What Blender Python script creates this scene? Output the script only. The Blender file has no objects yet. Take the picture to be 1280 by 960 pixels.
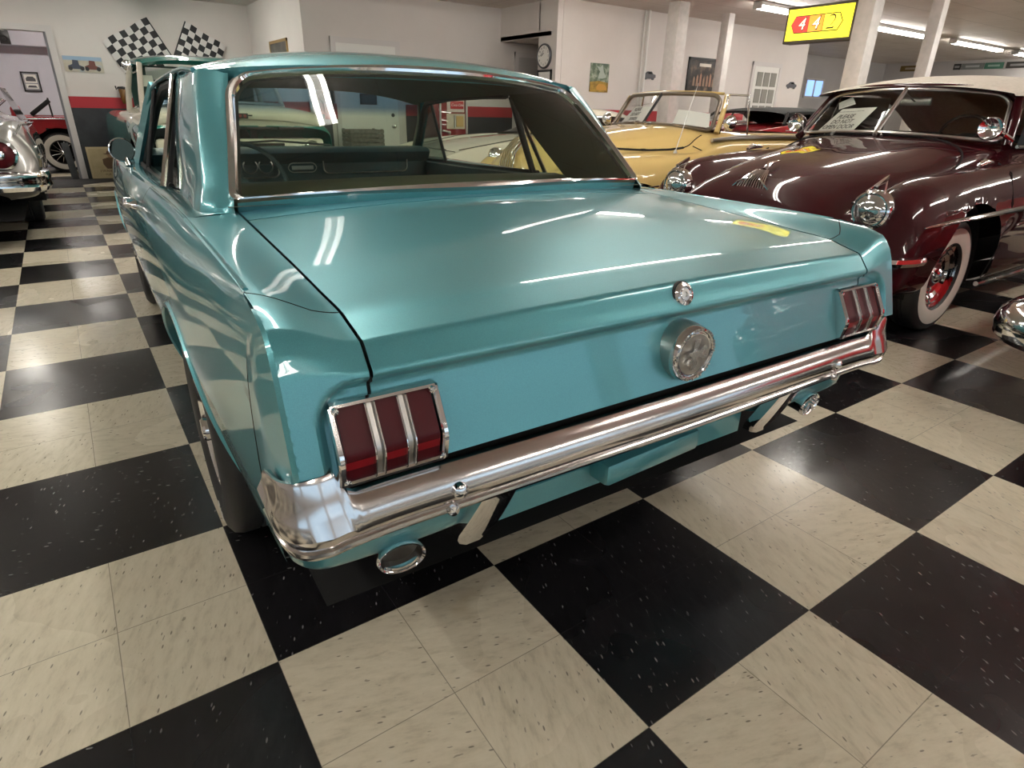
import bpy, bmesh, math, random
import numpy as np
from mathutils import Vector, Matrix
random.seed(7)
COL = bpy.context.scene.collection
PI = math.pi
def A(*v): return np.array(v, dtype=float)
# ------------------------------------------------------------------ materials
def nmat(name):
    m = bpy.data.materials.new(name); m.use_nodes = True
    nt = m.node_tree; b = nt.nodes['Principled BSDF']
    return m, nt, b
def mat(name, col, rough=.5, metal=0., coat=0., coat_rough=.03, spec=.5, emit=None, estr=0., ior=1.5):
    m, nt, b = nmat(name)
    b.inputs['Base Color'].default_value = (*col, 1); b.inputs['Roughness'].default_value = rough
    b.inputs['Metallic'].default_value = metal; b.inputs['Coat Weight'].default_value = coat
    b.inputs['Coat Roughness'].default_value = coat_rough; b.inputs['Specular IOR Level'].default_value = spec
    b.inputs['IOR'].default_value = ior
    if emit: b.inputs['Emission Color'].default_value = (*emit, 1); b.inputs['Emission Strength'].default_value = estr
    return m
def N(nt, t, **kw):
    n = nt.nodes.new(t)
    for k, v in kw.items():
        if k in n.inputs: n.inputs[k].default_value = v
        else: setattr(n, k, v)
    return n
def ramp(nt, fac, stops):
    r = nt.nodes.new('ShaderNodeValToRGB'); e = r.color_ramp.elements
    while len(e) < len(stops): e.new(.5)
    for k, (p, c) in zip(e, stops): k.position = p; k.color = (*c, 1)
    nt.links.new(fac, r.inputs[0]); return r
def glass_mat(name, tint=(.9, .96, .94), refl=1.0):
    m = bpy.data.materials.new(name); m.use_nodes = True; nt = m.node_tree; nt.nodes.clear()
    o = N(nt, 'ShaderNodeOutputMaterial'); t = N(nt, 'ShaderNodeBsdfTransparent'); g = N(nt, 'ShaderNodeBsdfGlossy', Roughness=.02)
    t.inputs[0].default_value = (*tint, 1); f = N(nt, 'ShaderNodeLayerWeight', Blend=.5)
    pw = N(nt, 'ShaderNodeMath', operation='POWER'); pw.inputs[1].default_value = 5.
    mu = N(nt, 'ShaderNodeMath', operation='MULTIPLY_ADD'); mu.inputs[1].default_value = .93*refl; mu.inputs[2].default_value = .07*refl; mu.use_clamp = True
    mx = N(nt, 'ShaderNodeMixShader'); L = nt.links.new
    L(f.outputs['Facing'], pw.inputs[0]); L(pw.outputs[0], mu.inputs[0]); L(mu.outputs[0], mx.inputs[0]); L(t.outputs[0], mx.inputs[1]); L(g.outputs[0], mx.inputs[2]); L(mx.outputs[0], o.inputs[0])
    return m
def paint(name, col, metal=.0, rough=.4, dust=.0, coat=1.):
    """car enamel: a pigment layer with fine flake variation under a clear coat"""
    m, nt, b = nmat(name); L = nt.links.new
    b.inputs['Metallic'].default_value = metal; b.inputs['Roughness'].default_value = rough
    b.inputs['Coat Weight'].default_value = coat; b.inputs['Coat Roughness'].default_value = .025
    if metal == 0: b.inputs['Specular IOR Level'].default_value = .08; b.inputs['Roughness'].default_value = .55; b.inputs['Coat IOR'].default_value = 1.42
    tc = N(nt, 'ShaderNodeTexCoord'); nz = N(nt, 'ShaderNodeTexNoise', Scale=900., Detail=1.)
    L(tc.outputs['Object'], nz.inputs['Vector'])
    k = .10
    r = ramp(nt, nz.outputs[0], [(.3, tuple(c*(1-k) for c in col)), (.7, tuple(min(1, c*(1+k)) for c in col))])
    L(r.outputs[0], b.inputs['Base Color'])
    return m
def speckle(name, c1, c2, scale=8., rough=.6, detail=4.):
    m, nt, b = nmat(name); L = nt.links.new
    tc = N(nt, 'ShaderNodeTexCoord'); nz = N(nt, 'ShaderNodeTexNoise', Scale=scale, Detail=detail)
    L(tc.outputs['Object'], nz.inputs['Vector'])
    r = ramp(nt, nz.outputs[0], [(.35, c1), (.65, c2)]); L(r.outputs[0], b.inputs['Base Color'])
    b.inputs['Roughness'].default_value = rough
    return m
# ------------------------------------------------------------------ objects
def thing(name, label, cat, loc=(0, 0, 0), rz=0., group=None):
    o = bpy.data.objects.new(name, None); COL.objects.link(o); o.empty_display_size = .2
    o.location = loc; o.rotation_euler = (0, 0, rz); o['label'] = label; o['category'] = cat
    if group: o['group'] = group
    return o
def tag(o, label, cat, group=None):
    o['label'] = label; o['category'] = cat
    if group: o['group'] = group
    return o
def struct(o):
    o['kind'] = 'structure'; return o
class MB:
    def __init__(s): s.V = []; s.F = []; s.M = []; s.flat = []
    def add(s, V, F, m=0, flat=False):
        k = len(s.V); s.V += [tuple(map(float, v)) for v in V]
        for f in F: s.F.append(tuple(i + k for i in f)); s.M.append(m); s.flat.append(flat)
        return s
    def grid(s, P, m=0, cu=False, cv=False, mf=None):
        P = np.asarray(P, float); nv, nu = P.shape[:2]; F = []; ms = []
        for j in range(nv if cv else nv - 1):
            for i in range(nu if cu else nu - 1):
                a = (i + 1) % nu; b = (j + 1) % nv
                F.append((j*nu+i, j*nu+a, b*nu+a, b*nu+i)); ms.append(mf(j, i) if mf else m)
        k = len(s.V); s.V += [tuple(v) for v in P.reshape(-1, 3)]
        for f, mm in zip(F, ms):
            if mm is None: continue
            s.F.append(tuple(i + k for i in f)); s.M.append(mm); s.flat.append(False)
        return s
    def box(s, c, size, rot=None, m=0, bev=0.):
        x, y, z = (a/2 for a in size); b = min(bev, .49*min(size))
        bm = bmesh.new(); bmesh.ops.create_cube(bm, size=1.)
        for v in bm.verts: v.co = Vector((v.co.x*size[0], v.co.y*size[1], v.co.z*size[2]))
        if b > 0: bmesh.ops.bevel(bm, geom=bm.edges[:], offset=b, segments=2, profile=.5, affect='EDGES')
        R = rot if rot is not None else Matrix.Identity(3)
        V = [R @ v.co + Vector(c) for v in bm.verts]; bm.verts.index_update()
        F = [tuple(v.index for v in f.verts) for f in bm.faces]; bm.free()
        return s.add(V, F, m)
    def tube(s, path, r, n=10, m=0, cap=True, closed=False, sq=None):
        P = [Vector(p) for p in path]; K = len(P); rs = r if hasattr(r, '__len__') else [r]*K
        T = []
        for i in range(K):
            a = P[(i-1) % K] if (closed or i > 0) else P[i]; b = P[(i+1) % K] if (closed or i < K-1) else P[i]
            T.append((b - a).normalized())
        up = Vector((0, 0, 1)) if abs(T[0].z) < .9 else Vector((0, 1, 0))
        nrm = (up - T[0]*up.dot(T[0])).normalized(); G = []
        for i in range(K):
            nrm = (nrm - T[i]*nrm.dot(T[i])); nrm = nrm.normalized() if nrm.length > 1e-6 else Vector((1, 0, 0))
            bi = T[i].cross(nrm)
            if sq: row = [P[i] + nrm*(sq[0]*a) + bi*(sq[1]*b) for a, b in ((1, 1), (-1, 1), (-1, -1), (1, -1))]
            else: row = [P[i] + nrm*(rs[i]*math.cos(2*PI*k/n)) + bi*(rs[i]*math.sin(2*PI*k/n)) for k in range(n)]
            G.append([tuple(v) for v in row])
        k0 = len(s.V); s.grid(G, m, cu=True, cv=closed)
        if cap and not closed:
            nn = len(G[0]); s.F.append(tuple(k0 + i for i in range(nn))); s.M.append(m); s.flat.append(False)
            s.F.append(tuple(k0 + (K-1)*nn + i for i in range(nn))); s.M.append(m); s.flat.append(False)
        return s
    def lathe(s, prof, o, d, n=32, m=0, mf=None, ell=(1, 1), up=None):
        o = Vector(o); d = Vector(d).normalized()
        u = Vector(up) if up else (Vector((0, 0, 1)) if abs(d.z) < .9 else Vector((0, 1, 0)))
        u = (u - d*u.dot(d)).normalized(); v = d.cross(u)
        G = [[tuple(o + d*h + u*(r*ell[0]*math.cos(2*PI*k/n)) + v*(r*ell[1]*math.sin(2*PI*k/n))) for k in range(n)] for r, h in prof]
        return s.grid(G, m, cu=True, mf=mf)
    def prism(s, poly, o, ex, ey, depth, m=0):
        """a 2-D outline laid on axes ex, ey at o, given thickness along depth (a vector)"""
        o = Vector(o); ex = Vector(ex); ey = Vector(ey); dp = Vector(depth); n = len(poly)
        V = [o + ex*x + ey*y for x, y in poly] + [o + ex*x + ey*y + dp for x, y in poly]
        F = [tuple(range(n)), tuple(range(2*n-1, n-1, -1))] + [(i, (i+1) % n, n + (i+1) % n, n + i) for i in range(n)]
        return s.add(V, F, m)
    def mirror(s):
        k = len(s.V); n = len(s.F); s.V += [(-x, y, z) for x, y, z in s.V]
        s.F += [tuple(i + k for i in reversed(f)) for f in s.F[:n]]; s.M += s.M[:n]; s.flat += s.flat[:n]
        return s
    def build(s, name, mats, parent=None, sharp=38., weld=0.0):
        me = bpy.data.meshes.new(name)
        if weld > 0 or True:
            bm = bmesh.new(); vs = [bm.verts.new(v) for v in s.V]
            for f, mi, fl in zip(s.F, s.M, s.flat):
                if len(set(f)) < 3: continue
                try: bf = bm.faces.new([vs[i] for i in dict.fromkeys(f)])
                except ValueError: continue
                bf.material_index = mi; bf.smooth = not fl
            if weld > 0: bmesh.ops.remove_doubles(bm, verts=bm.verts[:], dist=weld)
            bmesh.ops.recalc_face_normals(bm, faces=bm.faces[:])
            bm.to_mesh(me); bm.free()
        if not isinstance(mats, (list, tuple)): mats = [mats]
        for mm in mats: me.materials.append(mm)
        me.set_sharp_from_angle(angle=math.radians(sharp))
        o = bpy.data.objects.new(name, me); COL.objects.link(o)
        if parent: o.parent = parent
        return o
def cr(pts, n, closed=False):
    """n+1 points along a Catmull-Rom curve through pts"""
    P = np.asarray(pts, float); K = len(P); out = []
    seg = K if closed else K-1
    for t in np.linspace(0, seg, n+1):
        i = min(int(t), seg-1); f = t - i
        g = (lambda k: P[k % K]) if closed else (lambda k: P[min(max(k, 0), K-1)])
        a, b, c, d = g(i-1), g(i), g(i+1), g(i+2)
        if not closed:
            if i == 0: a = 2*b - c
            if i == seg-1: d = 2*c - b
        out.append(.5*(2*b + (c-a)*f + (2*a-5*b+4*c-d)*f*f + (3*b-a-3*c+d)*f**3))
    return np.array(out)
def itp(x, xs, ys):
    """smooth monotone interpolation (pchip)"""
    xs = np.asarray(xs, float); ys = np.asarray(ys, float); x = np.clip(np.asarray(x, float), xs[0], xs[-1])
    h = np.diff(xs); dl = np.diff(ys)/h; d = np.zeros_like(ys)
    d[0] = dl[0]; d[-1] = dl[-1]
    for i in range(1, len(xs)-1):
        if dl[i-1]*dl[i] > 0:
            w1 = 2*h[i]+h[i-1]; w2 = h[i]+2*h[i-1]; d[i] = (w1+w2)/(w1/dl[i-1]+w2/dl[i])
    i = np.clip(np.searchsorted(xs, x, side='right')-1, 0, len(xs)-2); t = (x-xs[i])/h[i]
    return (ys[i]*(1+2*t)*(1-t)**2 + d[i]*h[i]*t*(1-t)**2 + ys[i+1]*t*t*(3-2*t) + d[i+1]*h[i]*t*t*(t-1))
def sst(a, b, x):
    t = min(max((x-a)/(b-a), 0), 1); return t*t*(3-2*t)
def resample(P, n):
    P = np.asarray(P, float); d = np.r_[0, np.cumsum(np.linalg.norm(np.diff(P, axis=0), axis=1))]
    t = np.linspace(0, d[-1], n+1); return np.stack([np.interp(t, d, P[:, k]) for k in range(P.shape[1])], 1)
def loft(net, nu, nv):
    """Catmull-Rom surface through a control net[station][point]"""
    a = np.array([cr(r, nu) for r in net]); return np.stack([cr(a[:, i], nv) for i in range(a.shape[1])], 1)
def text_mesh(name, txt, size, m, loc, ex, ey, parent=None, depth=.002, align='CENTER', shear=0., font=None, space=1.):
    """lettering as a thin solid; ex runs along the line, ey up the letters"""
    cu = bpy.data.curves.new(name, 'FONT'); cu.body = txt; cu.size = size; cu.extrude = depth/2; cu.align_x = align; cu.align_y = 'CENTER'
    cu.shear = shear; cu.resolution_u = 3; cu.space_character = space
    o = bpy.data.objects.new(name + '_tmp', cu); COL.objects.link(o)
    dg = bpy.context.evaluated_depsgraph_get(); me = bpy.data.meshes.new_from_object(o.evaluated_get(dg))
    bpy.data.objects.remove(o); bpy.data.curves.remove(cu)
    ex = Vector(ex).normalized(); ey = Vector(ey); ey = (ey - ex*ey.dot(ex)).normalized(); ez = ex.cross(ey)
    M = Matrix((ex, ey, ez)).transposed().to_4x4(); M.translation = Vector(loc); me.transform(M)
    me.materials.clear(); me.materials.append(m); me.name = name
    q = bpy.data.objects.new(name, me); COL.objects.link(q)
    if parent: q.parent = parent
    return q
# ------------------------------------------------------------------ shared materials
M_CHROME = mat('chrome', (.82, .82, .83), .07, 1.)
M_CHROME_W = mat('worn_chrome', (.70, .67, .66), .16, 1.)
M_STEEL = mat('brushed_steel', (.55, .53, .50), .32, 1.)
M_BLACK = mat('black_rubber', (.012, .012, .013), .6)
M_TYRE = mat('tyre_rubber', (.016, .016, .017), .55)
M_GAP = mat('dark_gap', (.004, .004, .004), .9)
M_TEAL = paint('turquoise_enamel', (.095, .355, .40), metal=.45, rough=.38)
M_WHITEWALL = mat('whitewall_rubber', (.72, .69, .62), .5)
M_HEADLINER = mat('olive_headliner', (.135, .138, .105), .85)
M_TRIM_DARK = mat('dark_teal_vinyl', (.032, .072, .076), .42)
M_TRIM_OLIVE = mat('olive_vinyl', (.19, .195, .135), .55)
M_GLASS = glass_mat('clear_glass', (.86, .93, .87))
M_GLASS_REAR = glass_mat('tinted_rear_glass', (.80, .90, .80), 1.0)
M_GLASS_CLEAR = glass_mat('plain_glass', (.95, .97, .96))
M_WHITE = mat('white_paint', (.80, .78, .74), .45)
M_PAPER = mat('paper', (.85, .83, .78), .7)
M_INK = mat('black_ink', (.02, .02, .02), .6)
M_MIRROR = mat('mirror_dark_reflection', (.07, .065, .055), .03, 1.)  # base colour darkened to paint in a dark reflection
M_DARKGLASS = mat('dark_glass', (.006, .007, .007), .04, spec=.6)
M_LAMPGLASS = mat('lamp_glass', (.62, .64, .64), .05, .9, coat=1.)
# ------------------------------------------------------------------ the showroom
H = 2.75; S = .6096
def floor_mat():
    m, nt, b = nmat('checker_tiles'); L = nt.links.new
    tc = N(nt, 'ShaderNodeTexCoord'); P = tc.outputs['Object']
    def math_(op, a, c=None, d=None):
        n = N(nt, 'ShaderNodeMath', operation=op)
        for i, v in enumerate((a, c, d)):
            if v is None: continue
            if isinstance(v, (int, float)): n.inputs[i].default_value = v
            else: L(v, n.inputs[i])
        return n.outputs[0]
    sp = N(nt, 'ShaderNodeSeparateXYZ'); L(P, sp.inputs[0]); X, Y = sp.outputs[0], sp.outputs[1]
    fx = math_('FLOOR', math_('DIVIDE', X, S)); fy = math_('FLOOR', math_('DIVIDE', Y, S))
    odd = math_('MODULO', math_('ABSOLUTE', math_('ADD', fx, fy)), 2.)            # 0 black, 1 white
    # per-tile (12 inch) random
    tx = math_('FLOOR', math_('DIVIDE', X, S/2)); ty = math_('FLOOR', math_('DIVIDE', Y, S/2))
    cv = N(nt, 'ShaderNodeCombineXYZ'); L(tx, cv.inputs[0]); L(ty, cv.inputs[1])
    wn = N(nt, 'ShaderNodeTexWhiteNoise', noise_dimensions='2D'); L(cv.outputs[0], wn.inputs['Vector'])
    # seam lines between the 12 inch tiles
    def seam(v):
        r = math_('DIVIDE', v, S/2); f = math_('FRACT', r); e = math_('MINIMUM', f, math_('SUBTRACT', 1., f)); return e
    e = math_('MINIMUM', seam(X), seam(Y)); sl = N(nt, 'ShaderNodeMapRange'); L(e, sl.inputs[0]); sl.inputs[1].default_value = .0022; sl.inputs[2].default_value = .0045; sl.inputs[3].default_value = 1; sl.inputs[4].default_value = 0
    # flecks, streaked along a direction that changes from tile to tile
    vm = N(nt, 'ShaderNodeVectorRotate', rotation_type='Z_AXIS'); L(P, vm.inputs['Vector'])
    qa = math_('MULTIPLY', math_('ROUND', math_('MULTIPLY', wn.outputs[0], 3.)), 1.5708); ang = math_('ADD', qa, .35); L(ang, vm.inputs['Angle'])
    mp = N(nt, 'ShaderNodeMapping'); mp.inputs['Scale'].default_value = (1., 3.2, 1.); L(vm.outputs[0], mp.inputs[0])
    off = N(nt, 'ShaderNodeVectorMath', operation='ADD'); L(mp.outputs[0], off.inputs[0]); L(wn.outputs['Color'], off.inputs[1])
    n1 = N(nt, 'ShaderNodeTexNoise', Scale=34., Detail=2., Roughness=.45); L(off.outputs[0], n1.inputs['Vector'])
    n2 = N(nt, 'ShaderNodeTexNoise', Scale=14., Detail=6., Roughness=.7); L(off.outputs[0], n2.inputs['Vector'])
    vo = N(nt, 'ShaderNodeTexVoronoi', Scale=26.); L(off.outputs[0], vo.inputs['Vector'])
    dsp = N(nt, 'ShaderNodeMapRange'); L(vo.outputs['Distance'], dsp.inputs[0]); dsp.inputs[1].default_value = .13; dsp.inputs[2].default_value = .20; dsp.inputs[3].default_value = 1; dsp.inputs[4].default_value = 0
    vsep = N(nt, 'ShaderNodeSeparateColor'); L(vo.outputs['Color'], vsep.inputs[0])
    pick = math_('GREATER_THAN', vsep.outputs[0], .72); chip = math_('MULTIPLY', dsp.outputs[0], pick)
    n3 = N(nt, 'ShaderNodeTexNoise', Scale=1.3, Detail=3.); L(P, n3.inputs['Vector'])
    # white tile
    w1 = ramp(nt, n2.outputs[0], [(.30, (.52, .465, .345)), (.48, (.655, .595, .455)), (.75, (.73, .67, .53))])
    thr = ramp(nt, n1.outputs[0], [(.70, (0, 0, 0)), (.74, (1, 1, 1))]); 
    wd = N(nt, 'ShaderNodeMix', data_type='RGBA'); wd.inputs['B'].default_value = (.10, .085, .06, 1); L(w1.outputs[0], wd.inputs['A'])
    fa = math_('MAXIMUM', math_('MULTIPLY', thr.outputs[0], .55), math_('MULTIPLY', chip, .75)); L(fa, wd.inputs['Factor'])
    ws_ = N(nt, 'ShaderNodeMix', data_type='RGBA'); ws_.inputs['B'].default_value = (.16, .14, .10, 1); L(wd.outputs['Result'], ws_.inputs['A']); L(math_('MULTIPLY', sl.outputs[0], .75), ws_.inputs['Factor'])
    # brown old stains
    st = N(nt, 'ShaderNodeTexNoise', Scale=3.1, Detail=3., Roughness=.6); L(P, st.inputs['Vector'])
    sr = ramp(nt, st.outputs[0], [(.66, (0, 0, 0)), (.75, (1, 1, 1))])
    w2 = N(nt, 'ShaderNodeMix', data_type='RGBA'); w2.inputs['B'].default_value = (.42, .33, .19, 1); L(ws_.outputs['Result'], w2.inputs['A']); L(math_('MULTIPLY', sr.outputs[0], .45), w2.inputs['Factor'])
    # black tile
    b1 = ramp(nt, n2.outputs[0], [(.35, (.0055, .0055, .0065)), (.7, (.017, .016, .018))])
    bd = N(nt, 'ShaderNodeMix', data_type='RGBA'); bd.inputs['B'].default_value = (.30, .29, .28, 1); L(b1.outputs[0], bd.inputs['A'])
    thb = ramp(nt, n1.outputs[0], [(.715, (0, 0, 0)), (.75, (1, 1, 1))])
    L(math_('MAXIMUM', math_('MULTIPLY', thb.outputs[0], .35), math_('MULTIPLY', chip, .55)), bd.inputs['Factor'])
    bs_ = N(nt, 'ShaderNodeMix', data_type='RGBA'); bs_.inputs['B'].default_value = (.035, .033, .033, 1); L(bd.outputs['Result'], bs_.inputs['A']); L(math_('MULTIPLY', sl.outputs[0], .5), bs_.inputs['Factor'])
    mx = N(nt, 'ShaderNodeMix', data_type='RGBA'); L(odd, mx.inputs['Factor']); L(bs_.outputs['Result'], mx.inputs['A']); L(w2.outputs['Result'], mx.inputs['B'])
    L(mx.outputs['Result'], b.inputs['Base Color'])
    rr_ = N(nt, 'ShaderNodeMapRange'); L(n3.outputs[0], rr_.inputs[0]); rr_.inputs[1].default_value = .3; rr_.inputs[2].default_value = .7; rr_.inputs[3].default_value = .16; rr_.inputs[4].default_value = .34
    L(rr_.outputs[0], b.inputs['Roughness'])
    bp_ = N(nt, 'ShaderNodeBump', Strength=.10, Distance=.004); n4 = N(nt, 'ShaderNodeTexNoise', Scale=22., Detail=3.); L(P, n4.inputs['Vector']); L(n4.outputs[0], bp_.inputs['Height']); L(bp_.outputs[0], b.inputs['Normal'])
    return m
def wall_mat(name, c, v=.03):
    m, nt, b = nmat(name); L = nt.links.new
    tc = N(nt, 'ShaderNodeTexCoord'); n1 = N(nt, 'ShaderNodeTexNoise', Scale=1.1, Detail=5., Roughness=.6); L(tc.outputs['Object'], n1.inputs['Vector'])
    r = ramp(nt, n1.outputs[0], [(.3, tuple(max(0, a-v) for a in c)), (.7, tuple(a+v for a in c))]); L(r.outputs[0], b.inputs['Base Color'])
    b.inputs['Roughness'].default_value = .7
    bp_ = N(nt, 'ShaderNodeBump', Strength=.08, Distance=.01); n2 = N(nt, 'ShaderNodeTexNoise', Scale=120., Detail=2.); L(tc.outputs['Object'], n2.inputs['Vector']); L(n2.outputs[0], bp_.inputs['Height']); L(bp_.outputs[0], b.inputs['Normal'])
    return m
def ceil_mat():
    m, nt, b = nmat('ceiling_boards'); L = nt.links.new
    tc = N(nt, 'ShaderNodeTexCoord'); br = N(nt, 'ShaderNodeTexBrick', Scale=1.); L(tc.outputs['Object'], br.inputs['Vector'])
    br.inputs['Brick Width'].default_value = 1.2; br.inputs['Row Height'].default_value = .6; br.inputs['Mortar Size'].default_value = .006; br.offset = 0
    br.inputs['Color1'].default_value = (.70, .63, .58, 1); br.inputs['Color2'].default_value = (.66, .59, .54, 1); br.inputs['Mortar'].default_value = (.40, .35, .32, 1)
    n1 = N(nt, 'ShaderNodeTexNoise', Scale=2., Detail=5.); L(tc.outputs['Object'], n1.inputs['Vector'])
    mx = N(nt, 'ShaderNodeMix', data_type='RGBA', blend_type='MULTIPLY'); mx.inputs['Factor'].default_value = .35; L(br.outputs[0], mx.inputs['A'])
    r = ramp(nt, n1.outputs[0], [(.35, (.72, .66, .62)), (.65, (1, 1, 1))]); L(r.outputs[0], mx.inputs['B']); L(mx.outputs['Result'], b.inputs['Base Color'])
    b.inputs['Roughness'].default_value = .5
    bp_ = N(nt, 'ShaderNodeBump', Strength=.35, Distance=.03); n2 = N(nt, 'ShaderNodeTexNoise', Scale=1.3, Detail=2.); L(tc.outputs['Object'], n2.inputs['Vector']); L(n2.outputs[0], bp_.inputs['Height']); L(bp_.outputs[0], b.inputs['Normal'])
    return m
W_A = wall_mat('cream_wall', (.70, .645, .61)); W_B = wall_mat('back_room_wall', (.66, .65, .72)); W_G = wall_mat('grey_wall', (.52, .49, .48))
M_REDBAND = mat('red_wall_paint', (.40, .02, .03), .5); M_BLACKDADO = speckle('black_wall_paint', (.018, .02, .024), (.03, .033, .038), 6, .45)
M_CASING = mat('casing_paint', (.66, .62, .60), .45)
def sbox(name, x0, x1, y0, y1, z0, z1, m, bev=0.):
    b = MB(); b.box(((x0+x1)/2, (y0+y1)/2, (z0+z1)/2), (x1-x0, y1-y0, z1-z0), bev=bev); return struct(b.build(name, m))
fl = MB(); fl.add([(-7, -8, 0), (22, -8, 0), (22, 17.2, 0), (-7, 17.2, 0)], [(0, 1, 2, 3)]); struct(fl.build('floor', floor_mat()))
ce = MB(); ce.box((7.5, 4.6, H+.06), (29.6, 25.4, .12)); struct(ce.build('ceiling', ceil_mat()))
sbox('wall_flags', .03, 3.02, 11.6, 11.75, 0, H, W_A); sbox('wall_flags.001', -1.9, .03, 11.6, 11.75, 2.13, H, W_A); sbox('wall_flags.002', -7, -1.9, 11.6, 11.75, 0, H, W_A)
sbox('wall_jut', 3.02, 3.17, 8.7, 11.75, 0, H, W_A)
wb = MB(); wb.box((5.6, 8.775, H/2), (4.88, .15, H)); struct(wb.build('wall_back', W_A))
sbox('wall_nook', 8.04, 8.19, 7.25, 8.85, 0, H, W_A)
sbox('wall_soffit', 6.4, 6.52, 7.6, 8.7, 2.265, H, W_A); sbox('wall_soffit.001', 6.4, 8.1, 7.3, 8.7, 2.27, 2.33, W_A)
sbox('wall_pier', 6.4, 6.55, 7.16, 7.62, 0, H, W_A)
sbox('wall_right', 6.5, 13.05, 7.15, 7.3, 0, H, W_A)
sbox('wall_return', 12.9, 13.05, 7.2, 9.5, 0, H, W_A)
sbox('wall_far', 13.0, 21.1, 9.5, 9.65, 0, H, W_G); sbox('wall_end', 21, 21.15, -8, 9.65, 0, H, W_G)
sbox('wall_left', -7.1, -6.95, -8, 17.2, 0, H, W_A); sbox('wall_backroom', -7, 6, 16.5, 16.65, 0, H, W_B); sbox('wall_backroom.001', 5.9, 6.0, 11.7, 16.6, 0, H, W_B)
sbox('wall_beam', -7, 6, 16.0, 16.5, 2.18, H, W_B)
# storefront behind the camera: piers with openings to the daylight
sbox('wall_front', -7, 21.1, -8.1, -7.95, 0, .7, W_A); sbox('wall_front.001', -7, 21.1, -8.1, -7.95, 2.35, H, W_A)
for k, x in enumerate((-6.6, -2.2, 2.2, 6.6, 11, 15.5, 20.6)): sbox('wall_front', x-.3, x+.3, -8.1, -7.95, .7, 2.35, W_A)
for k, x in enumerate((-4.4, 0, 4.4, 8.8, 13.25, 18.05)):
    g = MB(); g.box((x, -8.0, 1.525), (4.1 if k < 5 else 4.7, .01, 1.65)); struct(g.build('window_%d' % (k+1), M_GLASS_CLEAR))
# red and black dado with a thin cap
def dado(i, x0, x1, y0, y1):
    sbox('trim_%d' % i, x0, x1, y0, y1, 1.085, 1.25, M_REDBAND); sbox('trim_%d' % (i+1), x0, x1, y0, y1, 0, 1.085, M_BLACKDADO); sbox('trim_%d' % (i+2), x0, x1, y0, y1, 1.25, 1.268, M_CASING)
dado(1, .115, 3.02, 11.585, 11.6); dado(4, 3.005, 3.02, 8.72, 11.58); dado(7, 3.17, 3.33, 8.685, 8.7); dado(10, 4.57, 6.66, 8.685, 8.7); dado(13, 6.56, 8.2, 7.135, 7.15); dado(16, 8.35, 11.2, 7.135, 7.15)
for i, (x0, x1) in enumerate(((5.69, 5.72), (6.66, 6.71))): sbox('trim_%d' % (20+i), x0, x1, 8.67, 8.7, 0, 1.30, M_CASING)
# openings and doors
sbox('trim_30', .03, .115, 11.555, 11.6, 0, 2.13, M_CASING); sbox('trim_31', -1.98, .115, 11.555, 11.6, 2.13, 2.215, M_CASING)
sbox('trim_32', -.0, .03, 11.58, 11.78, 0, 2.13, mat('jamb_grey', (.22, .22, .24), .5))
def panel_door(i, x0, x1, y, z1, m, label_knob=True, knob_x=None, casing=.075):
    d = MB(); d.box(((x0+x1)/2, y-.012, z1/2), (x1-x0-2*casing, .03, z1-casing)); D = struct(d.build('door_%d' % i, m))
    c = MB(); c.box((x0+casing/2, y-.015, z1/2), (casing, .04, z1)); c.box((x1-casing/2, y-.015, z1/2), (casing, .04, z1)); c.box(((x0+x1)/2, y-.016, z1-casing/2), (x1-x0, .042, casing)); c.build('door_frame', M_CASING, D)
    if knob_x:
        k = MB(); k.lathe([(.03, 0), (.03, .006), (.012, .01), (.012, .035), (.026, .045), (.028, .058), (.018, .068), (0, .07)], (knob_x, y-.027, .925), (0, -1, 0), 16); k.build('door_knob', M_CHROME, D)
        k = MB(); k.lathe([(.028, 0), (.028, .008), (0, .01)], (knob_x-.0, y-.027, 1.09), (0, -1, 0), 14); k.build('deadbolt', M_BLACK, D)
    return D
D1 = panel_door(1, 3.40, 4.50, 8.7, 2.13, M_WHITE, knob_x=4.33)
D2 = panel_door(2, 6.69, 7.60, 8.7, 2.13, mat('nook_door', (.55, .52, .50), .5), knob_x=6.82)
D3 = panel_door(3, 11.25, 12.20, 7.15, 2.18, M_WHITE)
gp = MB()
for ix in range(3):
    for iz in range(3):
        x = 11.25+.165+ix*.225; gp.box((x+.095, 7.117, 1.28+iz*.30), (.175, .012, .25))
gp.build('glass_pane', mat('door_pane', (.30, .29, .26), .1), D3)
wf_ = MB(); wf_.box((17.35, 9.49, 1.95), (.80, .02, .40)); W1 = struct(wf_.build('window_7', mat('daylight_pane', (.3, .5, .9), .3, emit=(.30, .52, 1.0), estr=.9)))
wff = MB()
for x in (16.93, 17.35, 17.77): wff.box((x, 9.475, 1.95), (.05, .03, .46))
for z in (1.73, 2.17): wff.box((17.35, 9.475, z), (.88, .03, .05))
wff.build('window_frame', M_CASING, W1)
# pipe on the right wall, low rubber mat in front of the opening
pb = MB(); pb.tube([(8.27, 7.10, 0), (8.27, 7.10, H)], .022, 10); pb.tube([(8.20, 7.12, 0), (8.20, 7.12, H)], .012, 8); tag(pb.build('pipe', M_WHITE), 'white conduit pipe running up the cream wall behind the yellow convertible', 'pipe')
mt = MB(); mt.add([(-2.6, 8.7, .0), (.46, 11.08, .0), (.46, 11.56, .0), (-2.6, 11.56, .0), (-2.6, 8.8, .012), (.44, 11.13, .012), (.44, 11.54, .012), (-2.6, 11.54, .012)], [(0, 1, 5, 4), (1, 2, 6, 5), (2, 3, 7, 6), (4, 5, 6, 7), (0, 4, 7, 3)])
tag(mt.build('floor_mat', speckle('mat_rubber', (.016, .017, .019), (.026, .027, .03), 30, .7)), 'black rubber floor mat in front of the open doorway', 'mat')
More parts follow.
